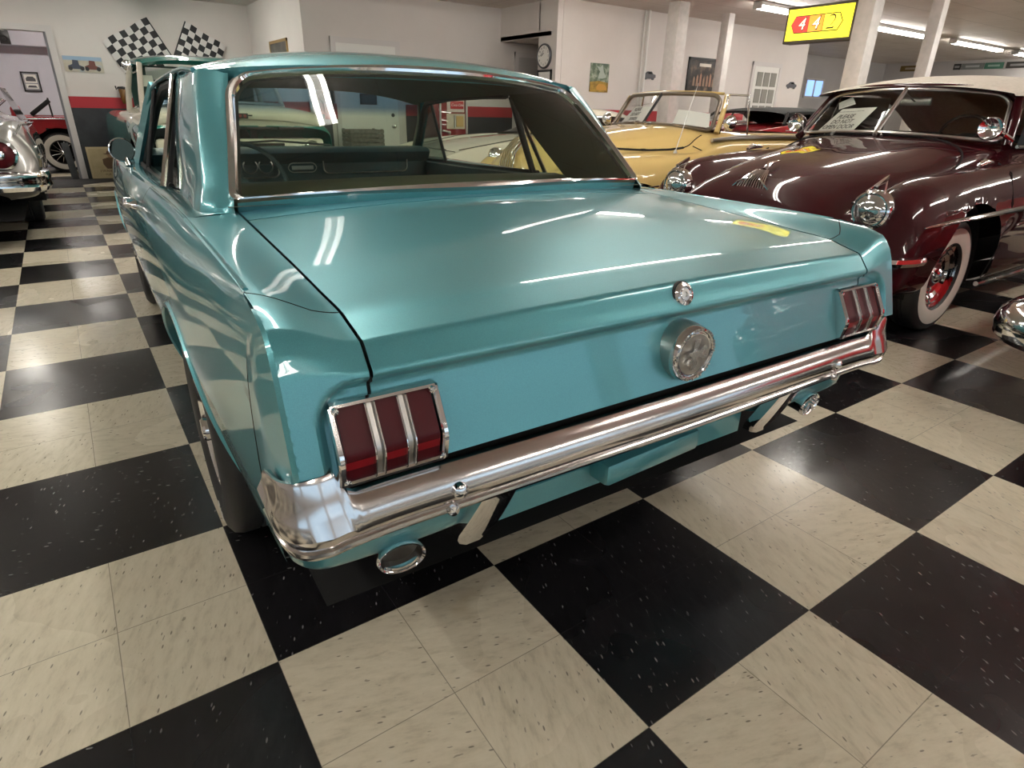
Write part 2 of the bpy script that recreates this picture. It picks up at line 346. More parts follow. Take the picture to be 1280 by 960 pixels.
# ---- timber columns
M_POST = speckle('post_paint', (.62, .59, .56), (.70, .66, .63), 14, .5)
for x, y, w, lb in ((8.30, 3.46, .215, 'white square post carrying the yellow lit sign'), (9.75, 3.32, .15, 'white square post standing behind the maroon car roof, right of the yellow sign'), (8.0, 6.24, .225, 'thick white square post behind the yellow convertible windshield'), (9.45, 6.45, .15, 'thinner white square post overlapping the dark framed poster')):
    p = MB(); p.box((x, y, H/2), (w, w, H), bev=.006); tag(p.build('post', M_POST), lb, 'post', 'white posts')
# ---- fluorescent fixtures
M_TUBE = mat('fluorescent_tube', (.9, .9, .9), .4, emit=(1.0, .955, .88), estr=1.0)
TUBE_STR = 27.
M_TUBE.node_tree.nodes['Principled BSDF'].inputs['Emission Strength'].default_value = TUBE_STR
M_FIXT = mat('fixture_enamel', (.75, .74, .72), .4)
def lamp_root(x, y, lb):
    t = thing('ceiling_light', lb, 'light', (x, y, 2.66), 0, 'fluorescent ceiling lights')
    b = MB(); b.box((0, 0, .06), (2.40, .15, .05), bev=.01); b.box((-1.19, 0, .02), (.03, .14, .06)); b.box((1.19, 0, .02), (.03, .14, .06)); b.build('housing', M_FIXT, t)
    for s in (-.045, .045):
        q = MB(); q.tube([(-1.17, s, .012), (1.17, s, .012)], .019, 10); q.build('tube', M_TUBE, t)
    return t
L0 = None
OUT = 'unseen twin tube ceiling light, outside the photo'
def place_lamp(x, y, rz, lb):
    global L0
    if L0 is None: L0 = lamp_root(x, y, lb); L0.rotation_euler.z = rz; return
    o = L0.copy(); COL.objects.link(o); o.location = (x, y, 2.66); o.rotation_euler = (0, 0, rz); o['label'] = lb
    for c in L0.children:
        q = c.copy(); COL.objects.link(q); q.parent = o
for k, lb in enumerate(('ceiling light partly hidden behind the yellow lit sign', 'ceiling light showing between the two white posts on the right', 'ceiling light just right of the right-hand white post', 'far ceiling light at the upper right edge')): place_lamp(9.91+3.27*k, 5.38, 0, lb)
for x, y in ((5.9, 5.38), (3.6, 2.0), (6.87, 2.0), (10.14, 2.0), (13.4, 2.0), (3.6, -1.6), (6.87, -1.6), (10.14, -1.6), (3.6, -5.2), (8., -5.2), (14, -4.)): place_lamp(x, y, 0, OUT)  # the first light is unseen, added to brighten the right wall
for x, y in ((.75, 2.0), (.75, 5.2), (1.5, 9.6), (-2.4, -4.4), (-2.4, -1.2), (-2.4, 2.0), (-2.4, 5.2), (-1.2, 9.4), (.75, -4.4)): place_lamp(x, y, PI/2, OUT)  # the two at the back left are unseen, added to brighten the flag wall
# back room lamps
for x in (-3.2, .4, 4):
    o = L0.copy(); COL.objects.link(o); o.location = (x, 14.2, 2.66); o['label'] = 'ceiling light of the room behind the open doorway, out of view'; o.rotation_euler = (0, 0, 0)
    for c in L0.children:
        q = c.copy(); COL.objects.link(q); q.parent = o
w = bpy.data.worlds.new('world'); bpy.context.scene.world = w; w.use_nodes = True
bgn = w.node_tree.nodes['Background']; bgn.inputs[0].default_value = (.62, .80, 1.0, 1); bgn.inputs[1].default_value = 1.1
# ------------------------------------------------------------------ the turquoise coupe
PSI = math.radians(1.7)
CAR = thing('coupe_car', 'turquoise two-door coupe with chrome bumper and triple red tail lamps, nearest car', 'car', (.89, 0, 0), -PSI)
AX_R, AX_F, TR = .62, 3.33, .325     # axle stations and tyre radius
RA = .372                            # wheel arch radius
XT = .135
def crease(y):
    x = itp(y, [-.25, 0, .4, .8, 1.3, 2.0, 3.0, 3.7, 4.1], [.852, .848, .845, .847, .858, .885, .905, .89, .84])
    z = itp(y, [-.25, -.10, .5, 1.3, 2.2, 3.0, 3.7, 4.1], [.912, .925, .930, .926, .918, .905, .88, .85])
    return float(x), float(z)
def zbot(y):
    z = float(itp(y, [-.25, -.1, 0.05, .26, .99, 1.2, 2.9, 3.7, 4.1], [.42, .425, .415, .36, .30, .275, .275, .36, .40]))
    for a in (AX_R, AX_F):
        if abs(y - a) < RA: z = max(z, .335 + math.sqrt(RA*RA - (y-a)**2))
    return z
def side_x(y, z):
    xc, zc = crease(y); d = max(0., zc - z)
    mx = float(itp(y, [-.25, .1, .6, 1.4, 2.6, 3.3, 4.1], [.879, .902, .926, .938, .944, .938, .87]))
    k = float(itp(y, [-.25, .3, 1.2, 4.1], [.28, .62, .80, .80]))
    return mx - (mx-xc)*math.exp(-d/(.062+.02*sst(-.1, .3, y))) - k*max(0., .66-z)**2
def side_row(y, n=30):
    xc, zc = crease(y); zb = zbot(y)
    ws = np.r_[np.linspace(0, .12, 7), np.linspace(.12, 1, n-6)[1:]]
    return [(side_x(y, zc + (zb-zc)*w), y, zc + (zb-zc)*w) for w in ws]
def arch_ys():
    a = list(np.arange(-.215, 4.12, .045))
    for c in (AX_R, AX_F):
        a = [q for q in a if abs(q-c) > RA + .012]
        a += [c + RA*math.sin(t) for t in np.linspace(-PI/2, PI/2, 41)] + [c-RA-.004, c+RA+.004]
    return a
DOOR0, DOOR1 = 1.40, 2.62
ys = [q for q in arch_ys() if min(abs(q-DOOR0), abs(q-DOOR1)) > .012]
for d in (DOOR0, DOOR1): ys += [d-.004, d+.004]
ys = sorted(ys)
rows = [side_row(y) for y in ys]
def door_face(j): return ys[j] >= DOOR0+.003 and ys[j+1] <= DOOR1-.003
def gap_face(j): return any(abs((ys[j]+ys[j+1])/2 - d) < .002 for d in (DOOR0, DOOR1))
body = MB()
body.grid(rows, mf=lambda j, i: None if door_face(j) else (1 if gap_face(j) else 0))
door = MB(); door.grid(rows, mf=lambda j, i: 0 if door_face(j) else None)
# wheel-arch lips: a rolled flange turned inboard
for c in (AX_R, AX_F):
    lip = []
    for t in np.linspace(-PI/2*1.02, PI/2*1.02, 45):
        y = c + RA*math.sin(t); z = max(.335 + RA*math.cos(t), zbot(y) if abs(t) > 1.5 else 0)
        x = side_x(y, z); n = A(0, math.sin(t), math.cos(t))
        p = A(x, y, z)
        lip.append([p, p + A(.006, 0, 0) - n*.004, p + A(.006, 0, 0) - n*.012, p - n*.016, p + A(-.05, 0, 0) - n*.014])
    body.grid(lip)
    liner = [[(x, c + (RA+.02)*math.sin(t), .335 + (RA+.02)*math.cos(t)) for x in (.86, .55)] for t in np.linspace(-PI/2, PI/2, 24)]
    body.grid(liner, 1)
    body.add([(.55, c-.4, .1), (.55, c+.4, .1), (.55, c+.4, .75), (.55, c-.4, .75)], [(0, 1, 2, 3)], 1)
# belt shelf from the crease in to the greenhouse
def belt_in(y):
    return float(itp(y, [.3, .62, 1.0, 1.4, 2.4, 2.8, 3.2], [.71, .715, .765, .80, .80, .79, .78])), float(itp(y, [.3, .62, 1.0, 1.4, 2.4, 2.8, 3.2], [.921, .938, .934, .926, .906, .90, .905]))
def shelf_rows(a, b, n):
    R = []
    for y in np.linspace(a, b, n):
        xc, zc = crease(y); xi, zi = belt_in(y); r = []
        for w in np.linspace(0, 1, 9):
            r.append((xc + (xi-xc)*w, y, zc + (zi-zc)*w + .003*math.sin(PI*w)))
        R.append(r)
    return R
body.grid(shelf_rows(.60, DOOR0-.004, 22)); door.grid(shelf_rows(DOOR0+.004, DOOR1-.004, 28)); body.grid(shelf_rows(DOOR1+.004, 3.0, 10))
body.grid(shelf_rows(DOOR0-.004, DOOR0+.004, 2), 1); body.grid(shelf_rows(DOOR1-.004, DOOR1+.004, 2), 1)
# ---- deck, quarter tops and tail panel: one family of profiles across x
def recess(x, z):
    """depth of the shallow panel that holds the lamps: rounded corners, soft rim"""
    hw, zt, r = .818, .818, .075
    qx = abs(x) - (hw - r); qz = z - (zt - r)
    sd = math.hypot(max(qx, 0), max(qz, 0)) + min(max(qx, qz), 0) - r
    return .026*sst(0., -.024, sd)
def prof(x):
    c = max(0., 1-(x/.72)**2); f = sst(.712, .846, x)
    z0 = [.938+.026*c, .921+.027*c, .905+.022*c, .893+.014*c, .886+.008*c, .876+.008*c]
    zc = [.932, .930, .928, .924, .917, .911]
    y0 = [.60, .32, .06, -.10, -.20, -.245]
    deck = [(y, a*(1-f)+q*f) for y, a, q in zip(y0, z0, zc)]
    lidf = [(-.301, .8625+.008*c), (-.307, .857+.008*c), (-.321, .840), (-.335, .823-.003*c), (-.340, .805), (-.349, .77), (-.373, .685)]
    fenf = [(-.286, .899), (-.300, .886), (-.316, .863), (-.327, .838), (-.335, .812), (-.346, .775), (-.372, .685)]
    face = [(a[0]*(1-f)+q[0]*f, a[1]*(1-f)+q[1]*f) for a, q in zip(lidf, fenf)]
    deck.append(face[0]); d = [tuple(p) for p in cr(deck, 48)]
    out = list(d)
    for (p, q, n) in zip(face[:-1], face[1:], (2, 4, 4, 5, 6, 14)):
        out += [(p[0]+(q[0]-p[0])*k/n, p[1]+(q[1]-p[1])*k/n) for k in range(1, n+1)]
    if x < .80: out += [(-.384, .650), (-.345, .642)]
    else: out += [out[-1], out[-1]]
    return np.array([(x, y + (recess(x, z) if y < -.25 else 0), z) for y, z in out]), len(d)
xs_lid = list(np.linspace(0, .7135, 30)); xs_q = [.7195] + list(np.linspace(.727, .825, 22)) + [.832, .838, .844, .849, .853]
cols = [prof(x) for x in xs_lid + [.7195] + xs_q[1:]]; ND = cols[0][1]
G = np.array([c[0] for c in cols])       # [x][t]
nl = len(xs_lid)
TLID = ND + 13                            # the lid ends under the lip
lid = MB(); lid.grid(G[:nl, 3:TLID]); 
lid.add([tuple(v) for v in G[:nl, 3]] + [(v[0], v[1]+.002, v[2]-.02) for v in G[:nl, 3]], [(i, i+1, nl+i+1, nl+i) for i in range(nl-1)])
cw = np.concatenate([G[:nl, :3], (G[:nl, 2:3]*.15 + G[:nl, 3:4]*.85)], 1); body.grid(cw); body.grid(G[:nl, TLID-1:])                 # cowl below the glass, tail panel
body.grid(G[nl:, :])                                              # quarter tops and lamp coves
gt = G[nl-1:nl+1, :TLID].copy(); gt[:, :, 2] -= .010; gt[:, :, 1] += .006; body.grid(gt, 1); gq = G[nl-1:nl+1, TLID-1:]; body.grid(gq + A(0, .003, 0), mf=lambda j, i: 1 if gq[0, i, 2] > .780 else 0)       # dark shut line beside the lid
gf = np.stack([G[:nl, 2]*.15 + G[:nl, 3]*.85, G[:nl, 3]], 1); gf[:, :, 2] -= .005; body.grid(gf, 1)
# chamfer between the tail face and the quarter side
last = G[-1]; fc = last[ND-14:-2]
inner = resample(fc, 30); outer = []
for k, p in enumerate(inner):
    w = k/30; y = -.14 - .075*sst(0, .12, w); z = crease(y)[1] + (.615-.922)*sst(-.0, 1, w)*.2 + (.615-.922)*w*.8
    outer.append((side_x(y, z), y, z))
ch = []
for p, q in zip(inner, outer):
    p = A(*p); q = A(*q); r = []
    for w in (0, .08, .5, .92, 1): r.append(p*(1-w)+q*w + (A(.005, -.005, 0) if 0 < w < 1 else 0))
    ch.append(r)
body.grid(ch)
sl_ = []
for col in G[nl:]:
    w = (col[0][0]-.7195)/.1335; yq = -.208*(1-w)**1.0 - .145*w - .02*math.sin(PI*w); k_ = int(np.argmin(np.abs(col[:ND, 1]-yq))); sl_.append(tuple(col[k_]+A(0, 0, -.0006)))
body.tube([sl_[i] for i in range(0, len(sl_), 3)], .0016, 6, m=1)
body.tube([(q[0]-.0005, q[1], q[2]) for q in outer[6:]], .0028, 6, m=1)
# quarter lower corner wrapping into the valance under the bumper
vpath = [(.874, -.21), (.868, -.26), (.84, -.295), (.78, -.305), (.6, -.305), (.5, -.295), (.44, -.255), (.36, -.245), (.2, -.245), (0, -.245)]
vp = cr(vpath, 30); vg = []
for x, y in vp:
    k = sst(.9, .6, x); zb_ = .42*(1-k) + .415*k
    vg.append([(x, y, .70), (x, y, .58), (x-.004, y+.006, .50), (x-.012, y+.018, zb_+.02), (x-.02, y+.035, zb_)])
body.grid(vg)
body.tube([(crease(y)[0]-.0030, y, crease(y)[1]-.0035) for y in np.linspace(-.13, DOOR0-.006, 40)], .0058, 8)
body.mirror()
# simple nose so that the car is closed in front
nose = []
for x in np.linspace(-.86, .86, 21):
    a = 1-(abs(x)/.88)**4
    nose.append([(x, 2.95, .93+.03*a), (x, 3.4, .925+.02*a), (x, 3.9, .88+.01*a), (x, 4.12+.05*a, .80), (x, 4.16+.05*a, .62), (x, 4.10, .45), (x, 4.0, .36)])
hood = MB(); hood.grid([r[:4] for r in nose]); body.grid([r[3:] for r in nose])
body.add([(-.8, -.2, .27), (.8, -.2, .27), (.8, 4.05, .27), (-.8, 4.05, .27)], [(0, 1, 2, 3)], 1)
BODY = body.build('body_shell', [M_TEAL, M_GAP], CAR, 30, weld=.0006)
for sgn in (1, -1):
    d = MB(); d.V = [(v[0]*sgn, v[1], v[2]) for v in door.V]; d.F = door.F; d.M = door.M; d.flat = door.flat
    d = d.build('door', M_TEAL, CAR, 30, weld=.0006)
    if sgn < 0: DOOR_L = d
lid.mirror(); lid.build('trunk_lid', M_TEAL, CAR, 40, weld=.0006)
hood.build('hood', M_TEAL, CAR, 40)
# ---- roof and rear pillars
XR = .705
def roof_row(y, zc_, ze, xe, n=33, ex=2.7, yb=None):
    r = []
    for x in np.linspace(-1, 1, n):
        yy = y if yb is None else yb(abs(x))
        r.append((x*xe, yy, ze + (zc_-ze)*(1-abs(x)**ex)))
    return r
hdr = lambda u: .905 + .05*u**4 + .055*sst(.86, 1, u)
r0 = roof_row(.93, 1.322, 1.288, XR, yb=hdr)
rr = [r0, roof_row(1.02, 1.352, 1.297, XR+.001, yb=lambda u: hdr(u)+.10-.02*u), roof_row(1.16, 1.377, 1.300, XR+.003), roof_row(1.40, 1.392, 1.297, XR+.006), roof_row(1.7, 1.394, 1.291, XR+.006), roof_row(2.05, 1.377, 1.281, XR+.002), roof_row(2.35, 1.337, 1.263, .695), roof_row(2.46, 1.307, 1.245, .688)]
hdr_lip = np.array(r0) + A(0, .014, -.034)
RG = np.stack([cr(np.array(rr)[:, i], 42) for i in range(33)], 1)
roof = MB(); roof.grid(RG); roof.grid([hdr_lip, r0])
# pillar: rows from roof (s=0) down to the deck (s=1); across from the door edge round the ridge to the glass frame
def pil_row(s):
    F = np.array([itp(s, [0, .5, 1], [.704, .755, .800]), itp(s, [0, .5, 1], [1.46, 1.32, 1.10]), itp(s, [0, .5, 1], [1.296, 1.115, .925])])
    R = np.array([itp(s, [0, .25, .6, .88, 1], [.705, .728, .760, .783, .795]), itp(s, [0, .25, .6, .88, 1], [1.005, .93, .815, .735, .70]), itp(s, [0, .25, .6, .88, 1], [1.289, 1.22, 1.09, .985, .938])])
    Gp = np.array([itp(s, [0, .5, 1], [.630, .683, .728]), itp(s, [0, .5, 1], [.935, .755, .585]), itp(s, [0, .5, 1], [1.283, 1.115, .950])])
    mid1 = F*.5+R*.5 + A(.012*math.sin(PI*min(1, s*1.0)), 0, 0)
    q = [F, F*.75+R*.25+A(.007*math.sin(PI*s), 0, 0), mid1, F*.12+R*.88+A(.004, 0, 0), R, R*.85+Gp*.15+A(.004, -.010, .004), R*.5+Gp*.5+A(0, -.008, .006), R*.15+Gp*.85, Gp]
    if s > .86:
        k = sst(.86, 1, s)
        for i in range(3, 7): q[i] = q[i] + A(.008*k, -.012*k, 0)
    return cr(q, 24)
pg = np.array([pil_row(s) for s in np.linspace(0, 1, 22)]); pg = np.concatenate([pg, pg[-1:] + A(0, -.004, -.03)], 0)
for sg in (1, -1): roof.grid(pg*A(sg, 1, 1))
# rear header panel corner between roof edge and pillar top is closed by the shared rows; windshield pillars
for sg in (1, -1):
    roof.tube([(sg*.80, 2.79, .90), (sg*.765, 2.63, 1.03), (sg*.722, 2.47, 1.18), (sg*.69, 2.40, 1.265)], .02, sq=(.030, .022))
roof.build('roof', M_TEAL, CAR, 40, weld=.004)
# drip rails, window edge bright strips, weatherstrips
for sg in (1, -1):
    tr = MB(); tr.tube([(sg*.812, 2.80, .91), (sg*.775, 2.63, 1.04), (sg*.735, 2.46, 1.19), (sg*.712, 2.33, 1.262), (sg*.712, 2.05, 1.280), (sg*.716, 1.7, 1.290), (sg*.716, 1.46, 1.297), (sg*.713, 1.20, 1.300), (sg*.709, 1.02, 1.290)], .008, 8); tr.build('drip_rail', M_TEAL, CAR)
    cs = MB(); cs.tube([(sg*.712, 1.465, 1.292), (sg*.765, 1.42, 1.115), (sg*.824, 1.34, .930)], .010, 8); cs.build('pillar_edge_strip', M_CHROME, CAR)
for sg in (1, -1):
    ws = MB()
    ws.tube([(sg*.692, 1.50, 1.268), (sg*.692, 1.7, 1.268), (sg*.690, 2.05, 1.258), (sg*.680, 2.32, 1.235), (sg*.70, 2.42, 1.18), (sg*.745, 2.60, 1.02), (sg*.775, 2.72, .91)], .018, 8)
    ws.tube([(sg*.795, 2.72, .905), (sg*.797, 2.0, .912), (sg*.797, 1.36, .932)], .008, 8)
    ws.build('weatherstrip', M_BLACK, CAR)
# ---- rear window: glass and bright frame
def rg(u, v):   # u -1..1 across, v 0 bottom..1 top
    e = abs(u)
    bx = .716; tx = .622; x = u*(bx + (tx-bx)*v)
    yb = .545 + .062*e**2; yt = .895 + .04*e**2
    zb = .990 - .022*e**2; zt = 1.312 - .042*e**2.4
    y = yb + (yt-yb)*v - .012*math.sin(PI*v); z = zb + (zt-zb)*v
    return A(x, y, z)
def rrect(n=14, cr_=.10, cb=.035):
    """outline of the window in (u, v), rounded corners"""
    pts = []
    def arc(cu, cv, ru, rv, a0, a1):
        for a in np.linspace(a0, a1, n): pts.append((cu + ru*math.cos(a), cv + rv*math.sin(a)))
    arc(1-.035, .07, .035, .07, -PI/2, 0); 
    for v in np.linspace(.12, .78, 10): pts.append((1, v))
    arc(1-.095, 1-.19, .095, .19, 0, PI/2)
    for u in np.linspace(.88, -.88, 30): pts.append((u, 1))
    arc(-1+.095, 1-.19, .095, .19, PI/2, PI)
    for v in np.linspace(.78, .12, 10): pts.append((-1, v))
    arc(-1+.035, .07, .035, .07, PI, 1.5*PI)
    for u in np.linspace(-.94, .94, 30): pts.append((u, 0))
    return pts
ol = rrect()
gl = MB(); ring = [[A(0, 0, 0)]*0]
gg = []
for k in np.linspace(1, 0, 7)[:-1]: gg.append([rg(u*k, .5+(v-.5)*k) for u, v in ol])
gl.grid(gg, cu=True); gl.add([tuple(p) for p in gg[-1]], [tuple(range(len(ol)))])
gl.build('rear_window', M_GLASS_REAR, CAR, 60)
fr = MB(); fg = []
for u, v in ol:
    p = rg(u, v); cdir = (p - rg(u*.92, .5+(v-.5)*.92)); cdir /= np.linalg.norm(cdir)
    du = rg(u+.01, v)-rg(u-.01, v); dv = rg(u, v+.01)-rg(u, v-.01); nn = np.cross(du, dv); nn /= np.linalg.norm(nn)
    if nn[1] > 0: nn = -nn
    fg.append([p - cdir*.006 - nn*.01, p - cdir*.006 + nn*.004, p + nn*.011, p + cdir*.009 + nn*.013, p + cdir*.018 + nn*.010, p + cdir*.022 - nn*.003, p + cdir*.021 - nn*.02])
sk = MB(); sk.grid([[f[5], f[5] + A(0, .004, -.02), f[5] + A(0, .012, -.055)] for f, (u, v) in zip(fg, ol) if v < .02 and abs(u) < .97]); sk.build('cowl_panel', M_TEAL, CAR)
fr.grid(fg, cv=True); fr.build('rear_window_frame', M_CHROME, CAR, 30)
gk = MB(); gk.grid([[f[0], f[0] + (f[0]-f[3])*.35] for f in fg], cv=True); gk.build('rear_window_gasket', M_BLACK, CAR)
M_VENT = glass_mat('dusty_vent_glass', (.30, .36, .33))
# ---- windshield, vent windows, quarter windows
wsg = []
for v in np.linspace(0, 1, 9):
    r = []
    for u in np.linspace(-1, 1, 21):
        e = abs(u); r.append((u*(.775*(1-v)+.665*v), (2.97-.22*e**2.2)*(1-v) + (2.50-.09*e**2.2)*v, (.955-.03*e*e)*(1-v) + (1.302-.055*e*e)*v))
    wsg.append(r)
def shade_glass():
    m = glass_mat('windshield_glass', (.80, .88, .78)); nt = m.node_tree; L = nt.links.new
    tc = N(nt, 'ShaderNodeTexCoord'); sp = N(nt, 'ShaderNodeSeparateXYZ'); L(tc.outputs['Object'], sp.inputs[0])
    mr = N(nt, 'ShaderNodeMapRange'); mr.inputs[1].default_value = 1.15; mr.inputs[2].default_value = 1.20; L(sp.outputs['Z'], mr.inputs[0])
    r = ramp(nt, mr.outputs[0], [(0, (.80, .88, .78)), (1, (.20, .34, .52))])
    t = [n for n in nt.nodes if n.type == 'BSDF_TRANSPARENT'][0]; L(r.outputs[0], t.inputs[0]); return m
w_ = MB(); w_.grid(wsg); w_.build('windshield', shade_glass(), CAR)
wf = MB()
for sg in (1, -1):
    wf.tube([(sg*.772, 2.76, .905), (sg*.715, 2.50, 1.13), (sg*.675, 2.40, 1.262)], .02, 8)
wf.tube([(.68, 2.40, 1.250), (.35, 2.47, 1.288), (0, 2.49, 1.300), (-.35, 2.47, 1.288), (-.68, 2.40, 1.250)], .014, 8)
wf.build('windshield_trim', M_TRIM_OLIVE, CAR)
for sg in (1, -1):
    v = MB(); v.add([(sg*.785, 2.72, .91), (sg*.795, 2.33, .912), (sg*.705, 2.34, 1.245), (sg*.712, 2.42, 1.17)], [(0, 1, 2, 3)])
    vw = v.build('vent_window', M_VENT, CAR)
    f = MB(); f.tube([(sg*.797, 2.33, .905), (sg*.703, 2.34, 1.258)], .010, 8, m=0); f.build('vent_frame', M_BLACK, vw)
    v = MB(); v.add([(sg*.798, 1.385, .93), (sg*.775, 1.10, .945), (sg*.712, 1.40, 1.235)], [(0, 1, 2)])
    qw = v.build('quarter_window', M_GLASS, CAR)
    f = MB(); f.tube([(sg*.798, 1.40, .92), (sg*.745, 1.435, 1.10), (sg*.702, 1.465, 1.262)], .016, 8); f.build('quarter_window_post', M_BLACK, qw)
# ---- cabin: headliner, pillar trims, shelf, seats, dash, wheel
hl = MB(); hg = RG[2:-1].copy(); hg[:, :, 2] -= .030; hg[:, :, 0] *= .955; hl.grid(hg)
for sg in (1, -1):
    inn = []
    for s in np.linspace(0, 1, 10):
        p = pil_row(s); F, R_, Gp = p[0], p[12], p[-1]
        cut = sst(.15, 1., s); Fq = F*(1-cut*.52)+R_*(cut*.52)
        inn.append([(F*(1-cut*.06)+R_*cut*.06)+A(-.035, 0, -.01), (Fq*.45+R_*.55)+A(-.04, 0, -.012), R_+A(-.045, .02, -.02), R_*.5+Gp*.5+A(-.02, .03, -.02), Gp+A(0, .03, -.012)])
    hl.grid(np.array(inn)*A(sg, 1, 1))
hl.build('headliner', M_HEADLINER, CAR)
sh = MB()
sh.add([(-.74, .58, .955), (.74, .58, .955), (.74, 1.02, .93), (-.74, 1.02, .93)], [(0, 1, 2, 3)])
sh.grid([[(x, y, z + .012*math.cos(x*2)) for x in np.linspace(-.72, .72, 15)] for y, z in ((1.0, .925), (1.05, .945), (1.12, .95), (1.19, .94), (1.22, .90), (1.26, .6), (1.3, .45))])
sh.build('rear_seat', M_TRIM_OLIVE, CAR)
for sx in (-.40, .40):
    s_ = MB(); s_.box((sx, 1.95, .62), (.50, .12, .50), Matrix.Rotation(-.25, 3, 'X'), bev=.05); s_.box((sx, 2.2, .42), (.50, .5, .14), bev=.05); s_.build('front_seat', M_TRIM_DARK, CAR)
dn = MB()
for sg in (1, -1):
    dn.grid([[(sg*.785, y, z), (sg*.775, y, z-.03), (sg*.77, y, .3)] for y, z in ((1.0, .93), (1.4, .925), (2.0, .91), (2.75, .90))])
    dn.grid([[(sg*(.79), y, z+.004), (sg*.755, y, z), (sg*.75, y, z-.05)] for y, z in ((1.35, .92), (2.0, .90), (2.75, .892))])
dn.add([(-.78, .3, .3), (.78, .3, .3), (.78, 2.95, .3), (-.78, 2.95, .3)], [(0, 1, 2, 3)]); dn.add([(-.78, 2.8, .3), (.78, 2.8, .3), (.78, 2.8, .9), (-.78, 2.8, .9)], [(0, 1, 2, 3)])
dn.build('inner_panels', M_TRIM_DARK, CAR)
da = MB()
dg_ = [[(x, y, z) for x in np.linspace(-.76, .76, 25)] for y, z in ((2.93, .965), (2.62, .985), (2.50, .978), (2.475, .96), (2.49, .93), (2.53, .90), (2.53, .70))]
da.grid(dg_); DASH = da.build('dashboard', M_TRIM_DARK, CAR, 50)
dd = MB()
def rr_ring(cx, cz, w, h, y, r=.03, t=.004):
    P = []
    for qx, qz, a0 in ((1, 1, 0), (-1, 1, PI/2), (-1, -1, PI), (1, -1, 1.5*PI)):
        for a in np.linspace(a0, a0+PI/2, 5): P.append((cx + qx*(w/2-r) + r*math.cos(a), y, cz + qz*(h/2-r) + r*math.sin(a)))
    return P
dd.tube(rr_ring(-.37, .895, .44, .125, 2.515), .005, 6, closed=True); dd.tube(rr_ring(.36, .895, .52, .10, 2.515), .004, 6, closed=True); dd.tube(rr_ring(-.02, .88, .16, .05, 2.515), .003, 6, closed=True)
for gx in (-.50, -.40, -.30, -.22): dd.lathe([(.036, 0), (.040, -.01), (.034, -.012)], (gx, 2.52, .893), (0, 1, 0), 20)
dd.box((-.02, 2.512, .88), (.12, .004, .02))
dd.build('dash_bezels', M_STEEL, DASH)
st = MB(); cen = Vector((-.415, 2.13, .845)); tilt = Matrix.Rotation(math.radians(62), 3, 'X')
rim = [cen + tilt @ Vector((.205*math.cos(a), .205*math.sin(a), 0)) for a in np.linspace(0, 2*PI, 49)[:-1]]
st.tube(rim, .0115, 8, closed=True)
for a in (PI*.5, PI*1.17, PI*1.83): st.tube([cen - tilt @ Vector((0, 0, .03)), cen + tilt @ Vector((.2*math.cos(a), .2*math.sin(a), 0))], .010, 6)
st.tube([cen, cen + Vector((0, .42, -.14))], .03, 8)
st.build('steering_wheel', M_TRIM_DARK, CAR)
wp = MB(); wp.tube([(.30, 2.99, .972), (-.05, 2.97, 1.0), (-.36, 2.93, .985)], .006, 6); wp.tube([(-.30, 3.0, .965), (-.62, 2.9, .955)], .006, 6); wp.build('wiper_blade', M_BLACK, CAR)
# ---- bumper
half = [(0, -.338), (.25, -.336), (.5, -.333), (.68, -.330), (.78, -.334), (.825, -.340), (.852, -.342), (.868, -.333), (.876, -.318), (.880, -.30), (.882, -.285)]
bp = cr(half, 60); bp = np.vstack([bp[::-1]*A(-1, 1), bp[1:]])
tg = np.gradient(bp, axis=0); tg /= np.linalg.norm(tg, axis=1)[:, None]; nm_ = np.stack([tg[:, 1], -tg[:, 0]], 1)
arc_ = np.r_[0, np.cumsum(np.linalg.norm(np.diff(bp, axis=0), axis=1))]; mid = arc_[-1]/2
bg = []
for p, nn, s in zip(bp, nm_, np.abs(arc_-mid)):
    k = sst(.765, .80, s); k2 = sst(.93, 1.1, s)
    zt = .622 + .050*k - .015*k2
    s0 = [(-.012, .612), (0, .618), (.010, .627), (.023, .628), (.037, .619), (.048, .601), (.0525, .586), (.0525, .573), (.048, .561), (.041, .554), (.046, .550), (.047, .544), (.042, .536), (.030, .530), (0, .527)]
    s1 = [(-.012, zt-.012), (0, zt-.006), (.007, zt+.001), (.016, zt+.001), (.022, zt-.008), (.027, .632), (.040, .604), (.0525, .578), (.049, .563), (.041, .554), (.046, .550), (.047, .544), (.042, .536), (.030, .530), (0, .527)]
    sec = [(a[0]*(1-k)+q[0]*k, a[1]*(1-k)+q[1]*k) for a, q in zip(s0, s1)]
    if k: kt = 1 - .72*sst(.845, .935, s); sec = [(d, zt - (zt-z)*kt) for d, z in sec]
    ds = 1 - .60*sst(.82, .90, s); bg.append([(p[0]+nn[0]*d*ds, p[1]+nn[1]*d*ds, z) for d, z in sec])
bmp = MB(); bmp.grid(bg); bmp.add(bg[0], [tuple(range(15))]); bmp.add(bg[-1], [tuple(range(15))])
BUMP = bmp.build('rear_bumper', M_CHROME_W, CAR, 32)
for sx in (-.588, .588):
    b_ = MB(); b_.lathe([(0, .016), (.008, .015), (.0145, .010), (.016, 0)], (sx, -.381, .585), (0, -1, 0), 20); b_.build('bumper_bolt', M_CHROME, BUMP)
for sx in (-.60, .60):
    b_ = MB(); b_.lathe([(0, .010), (.010, .008), (.012, 0)], (sx, -.378, .545), (0, -1, 0), 16); b_.build('bumper_bolt', M_CHROME, BUMP)
bs = MB()   # near-black strip that paints the shade in the gap between body and bumper
bs.grid([[(p[0]-nn[0]*.004, p[1]-nn[1]*.004+.0, .60), (p[0]-nn[0]*.05, p[1]-nn[1]*.05, .635)] for p, nn in zip(bp[14:-14], nm_[14:-14])]); bs.build('bumper_gap_shade', M_GAP, CAR)
